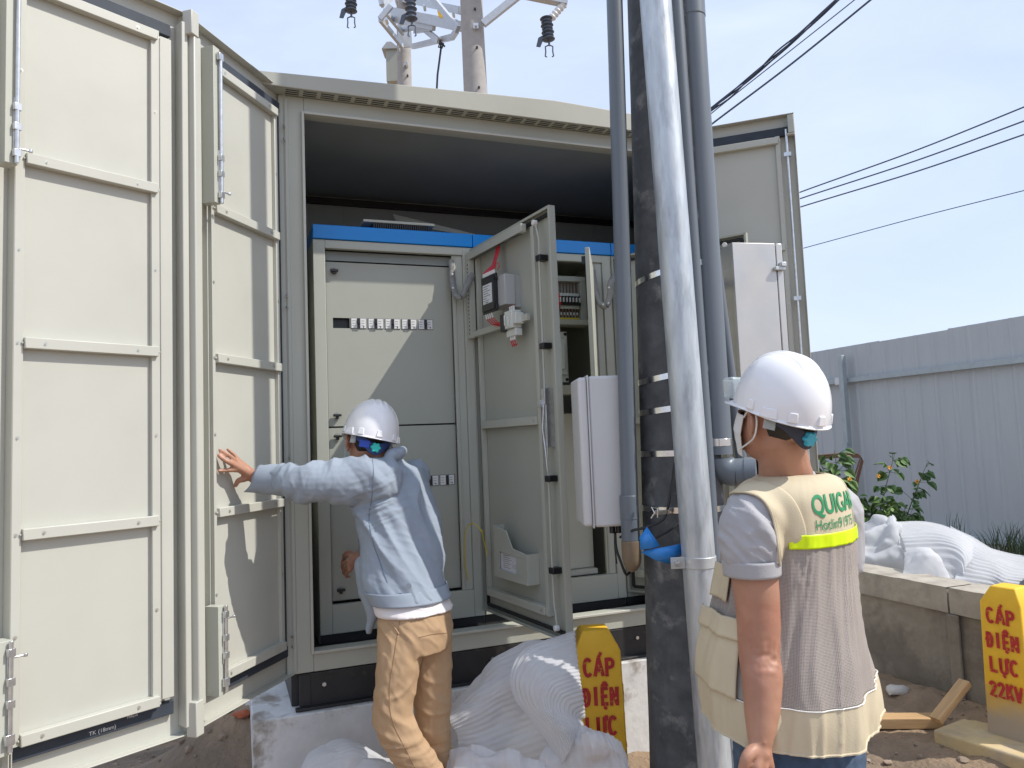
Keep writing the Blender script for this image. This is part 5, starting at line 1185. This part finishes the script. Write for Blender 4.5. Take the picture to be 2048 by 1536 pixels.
s = MB(); s.box(-.02, .02, -.0015, .0015, -.014, .014, Matrix.Identity(4)); s.build('band_block', M_blueband, hm1, H1 @ Matrix.Translation((-.042, -.104, -.010)) @ Matrix.Rotation(R(-24), 4, 'Z'), .001)
s = MB(); s.tube([H1 @ Vector(p) for p in ((-.09, .01, .03), (-.087, -.005, -.03), (-.075, .02, -.09), (-.03, .05, -.118), (.03, .05, -.118), (.075, .02, -.09), (.088, 0, .03))], .004, 6); s.build('chin_strap', M_clear, hm1)
# tee shirt and trousers
s = MB(); eloft(s, [(a1t(812, 1165, 3.01), L1, .148, .117), (a1t(820, 1190, 3.0), L1, .154, .124), (a1t(827, 1214, 2.985), L1, .158, .129), (a1t(831, 1222, 2.98), L1, .156, .128)])
me = union(s, .006, 2); displace(me, lambda p: .004 * ridge(p, Vector((.3, .2, 1)), 5, 26)); meobj('undershirt', me, M_tee, p1_)
s = MB(); eloft(s, [(a1t(829, 1206, 2.985), L1, .138, .112), (a1t(830, 1225, 2.98), L1, .145, .12), (a1t(831, 1262, 2.97), L1, .150, .124), (a1t(832, 1300, 2.96), L1, .125, .112)])
# seat and legs follow the knees bent forward
limb(s, [(a1t(803, 1245, 2.93), .088), (a1t(797, 1330, 2.89), .081), (a1t(788, 1400, 2.87), .073), (a1t(787, 1445, 2.86), .070), (a1t(818, 1500, 2.87), .068), (a1t(858, 1560, 2.90), .064), (a1t(900, 1670, 2.96), .062)])
limb(s, [(a1t(856, 1245, 3.02), .086), (a1t(862, 1330, 3.02), .079), (a1t(863, 1400, 3.02), .072), (a1t(865, 1450, 3.02), .068), (a1t(870, 1500, 3.05), .066), (a1t(880, 1560, 3.10), .070), (a1t(900, 1680, 3.18), .062)])
me = union(s, .0055, 2)
kz = a1t(795, 1440, 2.87).z
def ft(p):
    k = math.exp(-((p.z - kz) / .13) ** 2) + .5 * math.exp(-((p.z - .80) / .1) ** 2)
    return (.0025 + .0048 * k) * ridge(p, Vector((.55 + .5 * math.sin(p.z * 9), -.1, 1)), 5, 17) + .0025 * ridge(p, Vector((.8, 0, .5)), 8, 22, 9)
displace(me, ft); tro = meobj('trousers', me, M_tan, p1_)
for sg, pts in ((1, [(790, 1232, -.0), (778, 1300, 0), (774, 1370, 0), (776, 1430, 0), (786, 1480, 0)]),): pass
for lg in (legsL, legsR):
    a = lg[-1][0]; foot = Vector((a.x, a.y, .04)); s = MB(); limb(s, [(foot + Vector((0, 0, .06)) - f1 * .02, .045), (foot + f1 * .10, .043), (foot + f1 * .20, .034)]); s.build('shoe', M_black, p1_)
# jacket
s = MB()
eloft(s, [(a1t(768, 916, 3.10), L1, .072, .066), (a1t(770, 930, 3.10), L1, .095, .075), (a1t(774, 944, 3.105), L1, .155, .098), (a1t(780, 968, 3.105), L1, .176, .112), (a1t(790, 1010, 3.10), L1, .180, .122), (a1t(799, 1060, 3.08), L1, .178, .130), (a1t(803, 1110, 3.05), L1, .174, .137), (a1t(811, 1160, 3.02), L1, .168, .137), (a1t(819, 1186, 3.0), L1, .160, .130), (a1t(822, 1196, 2.995), L1, .156, .127)])
limb(s, [(a1t(760, 962, 3.02), .098), (a1t(725, 962, 2.985), .092), (a1t(680, 964, 2.95), .083), (a1t(625, 966, 2.92), .074), (a1t(585, 962, 2.92), .064), (a1t(566, 960, 2.93), .054)])
limb(s, [(Sr, .085), (a1t(795, 1020, 3.36), .075), (Er, .066), (a1t(735, 1098, 3.41), .05)])
limb(s, [(a1t(772, 918, 3.02), .02), (a1t(800, 905, 3.08), .02), (a1t(802, 902, 3.16), .018)], None, 12, 8)
limb(s, [(a1t(735, 1130, 3.02), .05), (a1t(740, 1180, 3.0), .035), (a1t(745, 1225, 2.99), .02), (a1t(738, 1262, 2.99), .008)])
me = union(s, .0052, 2); ax = (We - Sl).normalized(); sl_e = a1t(640, 966, 2.93)
def fj(p):
    t = (p - Sl).dot(ax); onarm = max(0, min(1, (t - .02) / .1)) * (1 if p.z > 1.28 else 0)
    arm = .018 * ridge(p, (ax + Vector((0, 0, .55))), 3.8, 13, 3) + .0025 * ridge(p, ax, 12, 30, 1)
    body = .017 * ridge(p, Vector((.85, .25, .45)), 2.2, 9.5, 7) + .0018 * ridge(p, Vector((.5, .2, .8)), 8, 24, 2)
    arm_pit = math.exp(-((p - a1t(748, 1005, 2.98)).length / .09) ** 2)
    return arm * onarm + body * (1 - onarm) + arm_pit * .012 * ridge(p, Vector((-.3, 0, 1)), 5, 30)
displace(me, fj); jk = meobj('jacket', me, M_jacket, p1_); jbvh = BVHTree.FromPolygons([v.co for v in me.vertices], [p.vertices[:] for p in me.polygons])
def on_jacket(px, py, off=.002, bv=None):
    h = (bv or jbvh).ray_cast(CAM, ray(px, py).normalized()); return (h[0] + h[1] * off) if h[0] else None
def seam(pts, r, mt, parent, name, bv=None, off=.0005):
    P = [on_jacket(a, b, off, bv) for a, b in [tuple(q) for q in spline(pts, 40)]]; P = [p for p in P if p is not None]
    if len(P) > 3:
        Q = [P[0]]
        for p in P[1:]:
            if (p - Q[-1]).length < .06: Q.append(p)
        return MB().tube(Q, r, 6).build(name, mt, parent)
seam([(744, 912), (747, 950), (743, 1000), (738, 1035), (745, 1080), (762, 1130), (775, 1165)], .0018, M_jseam, jk, 'sleeve_seam')
tb = BVHTree.FromPolygons([v.co for v in tro.data.vertices], [q.vertices[:] for q in tro.data.polygons])
seam([(800, 1240), (790, 1300), (779, 1380), (784, 1440), (812, 1500), (850, 1575)], .0016, M_seam, tro, 'side_seam', tb, 0)
seam([(766, 1236), (785, 1250), (798, 1268)], .003, M_tan, tro, 'pocket_edge', tb, .001)
seam([(838, 1275), (868, 1268), (893, 1266)], .0016, M_seam, tro, 'back_seam', tb, 0)
# waistband of the jacket with button
s = MB(); rws = [(a1t(811, 1172, 3.01), .171, .140), (a1t(823, 1199, 2.99), .162, .133)]
def wb(u_, v_):
    c = rws[0][0].lerp(rws[1][0], v_); a, b_ = rws[0][1] + (rws[1][1] - rws[0][1]) * v_, rws[0][2] + (rws[1][2] - rws[0][2]) * v_; t = u_ * 2 * math.pi; fr = Vector((L1.y, -L1.x, 0))
    p = c + L1 * a * math.cos(t) + fr * b_ * math.sin(t); k = .003 * noise.noise(p * 24); return p + (p - c).normalized() * k
s.grid(wb, 120, 8, closed=True); wbo = s.build('waistband', M_jacket, jk, solid=.003)
P_ = on_jacket(818, 1171, .004) or a1t(818, 1171, 2.85)
s = MB(); s.lathe([(.0, -.005), (.010, -.005), (.011, 0)], Matrix.Translation(P_ + Vector((0, -.012, 0))) @ Matrix.Rotation(R(-90), 4, 'X') @ Matrix.Scale(-1, 4, (0, 0, 1)), n=14); s.build('button', M_jacket, jk)
# turned-back cuff
s = MB(); ca, cb = a1t(592, 961, 2.925), LP(514, 957, .085)
def cuff(u_, v_):
    t = u_ * 2 * math.pi; c = ca.lerp(cb, v_); r = .066 - .012 * v_; up = Vector((0, 0, 1)); sd_ = (cb - ca).normalized().cross(up).normalized(); low_ = max(0, -math.sin(t))
    return c + up * r * (.95 + .0 * v_) * math.sin(t) + sd_ * r * .8 * math.cos(t) + (cb - ca).normalized() * (.05 * low_ ** 2 * v_ ** 2 - .012 * max(0, math.sin(t)) * v_) + up * (.0) + up * .004 * noise.noise(c * 30 + Vector((t, 0, 0)))
s.grid(cuff, 48, 14, closed=True); s.build('cuff', M_jacket, jk, solid=.003)
s = MB(); s.tube([We + (El - We).normalized() * .012, We + (El - We).normalized() * .034], .0335, 20); s.build('wristwatch', M_black, p1_, None, .003)
# ======================= man in the vest
f2 = Vector((-.80, .60, 0)).normalized(); L2 = Vector((-f2.y, f2.x, 0)); hf2 = Vector((-.45, .89, 0)).normalized()
p2_ = thing('person', 'man in a cream and grey vest and white helmet looking at the kiosk', 'person', Matrix.Translation((at(1585, 1200, 1.92).x, 1.92, 0)))
hc2 = at(1552, 842, 1.86); H2_ = hframe(hc2, hf2, 17, 2); nb2 = at(1572, 955, 1.91)
s = MB(); head_pieces(s, H2_, nb2, .060)
cz_ = lambda px, py, D=1.92: at(px, py, D)
eloft(s, [(cz_(1578, 960), L2, .07, .065), (cz_(1582, 985), L2, .15, .08), (cz_(1584, 1030), L2, .165, .10), (cz_(1584, 1150), L2, .15, .11), (cz_(1586, 1300), L2, .145, .11), (cz_(1590, 1450), L2, .15, .12), (cz_(1595, 1520), L2, .15, .12)])
S2l, S2r = at(1500, 1022, 1.79), at(1672, 1020, 2.06)
E2, W2 = at(1519, 1306, 1.765), at(1521, 1476, 1.72)
limb(s, [(S2l + Vector((.02, .01, -.02)), .046), (at(1508, 1130, 1.775), .053), (at(1516, 1220, 1.77), .0500), (E2, .0468), (at(1524, 1350, 1.75), .0455), (at(1524, 1420, 1.735), .039), (W2, .029)], None, 24, 30)
K = [at(1500, 1528, 1.70), at(1513, 1535, 1.69), at(1527, 1538, 1.70), at(1540, 1536, 1.72)]
dn = Vector((-.04, .01, -1)).normalized(); f3 = f2 * .35
F = [[k + (dn * .04 + f3 * .02) * q, k + (dn * .065 + f3 * .055) * q, k + (dn * .078 + f3 * .095) * q] for k, q in zip(K, (.95, 1.1, 1.05, .85))]
hand(s, W2, K, F, [at(1496, 1510, 1.69), at(1486, 1535, 1.69), at(1482, 1560, 1.70)], pr=.031)
E2r = at(1672, 1290, 2.06); W2r = at(1640, 1440, 2.0); limb(s, [(S2r, .055), (E2r, .044), (W2r, .03)])
K = [W2r + Vector((dx, -.0 + dx * .5, -.085)) for dx in (-.03, -.01, .01, .03)]; F = [[k + dn * .035, k + dn * .06 + f2 * .01, k + dn * .075 + f2 * .03] for k in K]
hand(s, W2r, K, F, [W2r + f2 * .035 + dn * .04, W2r + f2 * .05 + dn * .07, W2r + f2 * .05 + dn * .10])
hipc = cz_(1598, 1530)
lg2 = []
for sg in (-1, 1):
    b0 = hipc + L2 * .085 * sg; lg = [(b0, .085), (b0 + Vector((0, 0, -.33)), .06), (b0 + Vector((.01, 0, -.62)), .035)]; limb(s, lg); lg2.append(b0)
    ft_ = Vector((b0.x, b0.y, .04)); limb(s, [(ft_ + Vector((0, 0, .05)), .036), (ft_ + f2 * .12, .03), (ft_ + f2 * .2, .022)])
me = union(s, .0045, 3)
def fa(p):
    q = p - (E2 + Vector((.01, -.045, .0))); k = math.exp(-(q.length / .035) ** 2)
    return k * (.004 * noise.noise(p * 90) - .0025) + .0009 * noise.noise(p * 38)
displace(me, fa); meobj('body', me, M_skin, p2_); eyes(p2_, H2_)
hair(p2_, H2_, 1.0); hm2, Hm2 = helmet(p2_, H2_, .90, M_cyan, M_strap2, 'white safety helmet with a cyan knob and goggles at the front')
s = MB(); s.box(-.05, .05, -.02, .02, -.03, .03); s.box(-.012, .012, -.03, .026, .012, .028); s.build('goggles', M_clear, hm2, Hm2 @ Matrix.Translation((0, .158, .028)) @ Matrix.Rotation(R(-18), 4, 'X'), .008, 3)
s = MB(); s.box(-.045, .045, -.004, .004, -.022, .018); s.build('goggle_frame', M_devgrey, hm2, Hm2 @ Matrix.Translation((0, .182, .028)) @ Matrix.Rotation(R(-18), 4, 'X'), .004)
# face mask with ear loops
def maskf(u_, v_):
    t = R(15) + R(150) * u_; z = .004 - .105 * v_; k = 1 - .22 * max(0, v_ - .45) / .55; bulge = .016 * math.exp(-((u_ - .5) / .2) ** 2) * math.sin(math.pi * min(v_ * 1.1, 1))
    return Vector((.078 * k * math.cos(t), .010 + (.094 * k + bulge) * math.sin(t), z + .001 * math.sin(v_ * 26)))
s = MB(); s.grid(maskf, 40, 24); mk = s.build('face_mask', M_mask, p2_, H2_, solid=.002)
for sg in (-1, 1):
    P = [Vector(q) for q in spline([[sg * .076, .032, .0], [sg * .083, .012, .024], [sg * .088, -.012, .024], [sg * .090, -.026, .0], [sg * .086, -.022, -.035], [sg * .078, .006, -.062], [sg * .069, .034, -.082]], 24)]; MB().tube(P, .0022, 6).build('ear_loop', M_mask, mk, H2_)
# polo shirt
s = MB()
eloft(s, [(cz_(1574, 944), L2, .067, .064), (cz_(1576, 962), L2, .082, .074), (cz_(1580, 984), L2, .155, .094), (cz_(1584, 1030), L2, .180, .12), (cz_(1584, 1150), L2, .165, .13), (cz_(1586, 1300), L2, .16, .13), (cz_(1590, 1440), L2, .165, .135)])
limb(s, [(at(1516, 1024, 1.81), .072), (at(1499, 1056, 1.78), .071), (at(1501, 1090, 1.77), .067), (at(1504, 1118, 1.77), .062)], None, 26, 20)
limb(s, [(S2r, .07), (at(1680, 1120, 2.07), .062)])
me = union(s, .0048, 2); sa = Vector((.25, -.1, -.9))
def fs(p):
    k = math.exp(-((p - at(1500, 1070, 1.72)).length / .16) ** 2)
    return k * (.0095 * ridge(p, Vector((.75, 0, .65)), 4, 17, 4) + .003 * ridge(p, Vector((.6, 0, .8)), 8, 40, 1)) + .002 * ridge(p, Vector((1, 0, .2)), 6, 20)
displace(me, fs); po = meobj('polo_shirt', me, M_polo, p2_)
# cut-off cuff hem
s = MB(); c0_, c1_ = at(1503, 1118, 1.77), at(1505, 1150, 1.77)
def pc(u_, v_):
    t = u_ * 2 * math.pi; return c0_.lerp(c1_, v_) + Vector((math.cos(t), math.sin(t), 0)) * (.0655 - .002 * v_ + .0012 * math.sin(3 * t)) 
s.grid(pc, 48, 6, closed=True); s.build('sleeve_cuff', M_polo, po, solid=.003)
# jeans
s = MB(); eloft(s, [(cz_(1592, 1440), L2, .165, .14), (cz_(1596, 1500), L2, .175, .15), (cz_(1598, 1570), L2, .180, .15), (cz_(1598, 1640), L2, .16, .14)])
for b0 in lg2: limb(s, [(b0 + Vector((0, 0, -.04)), .105), (b0 + Vector((0, 0, -.33)), .085), (Vector((b0.x, b0.y, .10)), .075)])
me = union(s, .007, 2); displace(me, lambda p: .005 * ridge(p, Vector((.3, .1, 1)), 4, 18)); meobj('jeans', me, M_jean, p2_)
for b0 in lg2: s = MB(); ft_ = Vector((b0.x, b0.y, .04)); limb(s, [(ft_ + Vector((0, 0, .03)) - f2 * .02, .046), (ft_ + f2 * .10, .043), (ft_ + f2 * .21, .034)]); s.build('shoe', M_black, p2_)
# vest: one surface function, several cloth panels. u angle (0 = wearer's left side, going round the back), v height
VS0 = [ # py, mid px, half side, half front
 (958, 1583, .085, .078), (972, 1586, .160, .106), (1000, 1582, .192, .128), (1050, 1580, .190, .142), (1100, 1578, .182, .150), (1180, 1574, .182, .158), (1270, 1570, .190, .172), (1360, 1568, .205, .190), (1440, 1572, .216, .198), (1502, 1576, .216, .196)]
VS = [(860 + (y_ - 860) * .895, m_, a, b_) for y_, m_, a, b_ in VS0]
VR0 = spline([[*at(m_, y_, 1.92), a, b_] for y_, m_, a, b_ in VS], 400)
VR = np.array([[np.interp(zz, VR0[::-1, 2], VR0[::-1, k]) for k in range(5)] for zz in np.linspace(VR0[0, 2], VR0[-1, 2], 200)])
bk = -f2
def vest(u_, v_, off=0):
    """u in degrees: 0 = left side, 90 = back, 180 = right side, 270 = front"""
    i = v_ * 199; j = min(int(i), 198); q = VR[j] + (VR[j + 1] - VR[j]) * (i - j); c = Vector(q[:3]); t = R(u_)
    n_ = L2 * math.cos(t) + bk * math.sin(t); p = c + L2 * q[3] * math.cos(t) + bk * q[4] * math.sin(t)
    fl = max(0, v_ - .28)
    d = .011 * fl * math.sin(R(u_) * 5 + 1.2 + 1.5 * v_) + .007 * fl * math.sin(R(u_) * 11 + 2 * v_) + (.25 + .75 * min(1, max(0, (v_ - .2) / .1))) * (.007 * (noise.noise(Vector((u_ * .055, v_ * 2.2, 3)))) + .0045 * ridge(Vector((u_ * .03, v_ * 1.4, 0)), Vector((1, .45, 0)), 1, 3.0))
    d += .045 * max(0, v_ - .55) * math.exp(-((u_ - 128) / 24) ** 2)
    sag = .02 * v_ * math.exp(-((u_ - 125) / 20) ** 2)
    return p + n_ * (d + off) + Vector((0, 0, -.010 * math.sin(R(u_) * 2) * v_ + sag * 0))
def vnorm(u_, v_):
    a = vest(u_ + .5, v_) - vest(u_ - .5, v_); b_ = vest(u_, min(v_ + .004, 1)) - vest(u_, max(v_ - .004, 0)); n_ = b_.cross(a).normalized(); c = vest(u_, v_, .01) - vest(u_, v_)
    return n_ if n_.dot(c) > 0 else -n_
def vpanel(name, mt, u0, u1, v0, v1, nu, nv, off=0, solid=.002, parent=None):
    s = MB(); V = s.grid(lambda a, b: vest(u0 + (u1 - u0) * a, v0 + (v1 - v0) * b, off), nu, nv)
    uvl = s.bm.loops.layers.uv.new('UVMap'); idx = {}
    for j, rw in enumerate(V):
        for i, vv in enumerate(rw): idx[vv] = ((u0 + (u1 - u0) * i / nu) / 360 * 1.25, (v0 + (v1 - v0) * j / nv) * .72)
    for f in s.bm.faces:
        for lp in f.loops: lp[uvl].uv = idx[lp.vert]
    return s.build(name, mt, parent or p2_, solid=solid, ang=80)
vv = thing_v = None
yoke = vpanel('vest_yoke', M_vestc, -78, 276, .0, .262, 180, 44)
mesh_ = vpanel('vest_mesh', M_mesh, -78, 276, .260, .842, 260, 120, .0005)
hem = vpanel('vest_hem', M_vestc, -78, 276, .840, 1.0, 260, 26, .0035)
vpanel('reflective_stripe', M_neon, 20, 276, .215, .268, 150, 8, .0050, .0008, yoke)
vpanel('shoulder_lining', M_vestc, -48, 300, .262, .262 + .0001, 10, 1) if False else None
# front edge pocket on the wearer's left
pk1 = vpanel('pocket', M_vestc, -66, -12, .60, .84, 24, 20, .012, .004, mesh_); vpanel('pocket_flap', M_vestc, -69, -10, .545, .625, 24, 8, .020, .003, pk1)
vpanel('chest_flap', M_vestc, -60, -30, .36, .50, 14, 12, .010, .003, mesh_)
for (u_, v0, v1) in ((100, 0.02, .26),):
    P = [vest(u_, v0 + (v1 - v0) * i / 20, .0015) for i in range(21)]; MB().tube(P, .0013, 6).build('back_seam', M_vestc, yoke)
P = [vest(-78 + 354 * i / 260, .841, .006) for i in range(261)]; MB().tube(P, .0014, 6).build('hem_piping', M_white, hem)
P = [vest(-78 + 354 * i / 260, .999, .0045) for i in range(261)]; MB().tube(P, .003, 6).build('hem_edge', M_vestc, hem)
# shoulder strap of the vest draped over the sleeve, and the bound armhole edge
def bvh(objs):
    V_, F_ = [], []
    for o in objs:
        n0 = len(V_); V_ += [v.co.copy() for v in o.data.vertices]; F_ += [[n0 + k for k in q.vertices] for q in o.data.polygons]
    return BVHTree.FromPolygons(V_, F_)
dr = bvh([po, yoke]); Cin = at(1560, 1040, 1.90)
def drape(px, py, Y, off):
    P_ = at(px, py, Y); d = (P_ - Cin).normalized(); h = dr.ray_cast(Cin + d * .5, -d)
    return (h[0] + d * off) if h[0] else P_
ctrl = [[(1502, 950, 1.90), (1474, 962, 1.90), (1448, 985, 1.88)], [(1515, 958, 1.84), (1488, 968, 1.82), (1468, 985, 1.79)], [(1540, 965, 1.80), (1522, 978, 1.77), (1508, 988, 1.74)],
        [(1565, 985, 1.78), (1550, 1000, 1.75), (1536, 1012, 1.73)], [(1590, 1015, 1.77), (1572, 1035, 1.75), (1550, 1050, 1.73)], [(1605, 1060, 1.77), (1582, 1080, 1.76), (1558, 1095, 1.74)], [(1600, 1100, 1.77), (1580, 1115, 1.76), (1560, 1135, 1.75)]]
CR = np.array([spline(r_, 12) for r_ in ctrl]); CG = np.array([spline(CR[:, i], 34) for i in range(12)]).transpose(1, 0, 2)
s = MB(); V_ = [[s.bm.verts.new(drape(*CG[j, i], .002 + .0055 * (i / 11) ** .6)) for i in range(12)] for j in range(34)]
for j in range(33):
    for i in range(11): s._f([V_[j][i], V_[j][i + 1], V_[j + 1][i + 1], V_[j + 1][i]])
edge = [V_[j][11].co.copy() for j in range(34)]
for _ in range(3): bmesh.ops.smooth_vert(s.bm, verts=s.bm.verts, factor=.5, use_axis_x=True, use_axis_y=True, use_axis_z=True)
s.build('shoulder_strap', M_vestc, yoke, solid=.003, ang=80)
MB().tube([Vector(q) for q in spline([list(e) for e in edge[::3]], 60)], .0028, 8).build('armhole_binding', M_vestc, yoke)
# printed lettering wrapped on the back
def wrap_text(body, size, u0, vc, mt, name, parent, sx=1.0, bold=.0):
    c = bpy.data.curves.new('t', 'FONT'); c.body = body; c.size = size; c.offset = bold; t = bpy.data.objects.new('t', c); COL.objects.link(t); bpy.context.view_layer.update()
    me = bpy.data.meshes.new_from_object(t.evaluated_get(bpy.context.evaluated_depsgraph_get())); bpy.data.objects.remove(t); bm = bmesh.new(); bm.from_mesh(me)
    bmesh.ops.triangulate(bm, faces=bm.faces); 
    for _ in range(2):
        E_ = [e for e in bm.edges if e.calc_length() > .006]
        if E_: bmesh.ops.subdivide_edges(bm, edges=E_, cuts=2); bmesh.ops.triangulate(bm, faces=bm.faces)
    for v in bm.verts:
        uu = u0 + math.degrees(v.co.x * sx / .165); v_ = vc - v.co.y / .72; p = vest(uu, v_, 0); v.co = p + vnorm(uu, v_) * .0028
    s = MB(); s.bm.free(); s.bm = bm; return s.build(name, mt, parent, recalc=False)
wrap_text('QUIGAN', .072, 42, .140, M_greent, 'printed_lettering', yoke, .62, .0016)
wrap_text('Hotlin91975 1', .040, 43, .200, M_greent, 'printed_lettering', yoke, .70, 0)
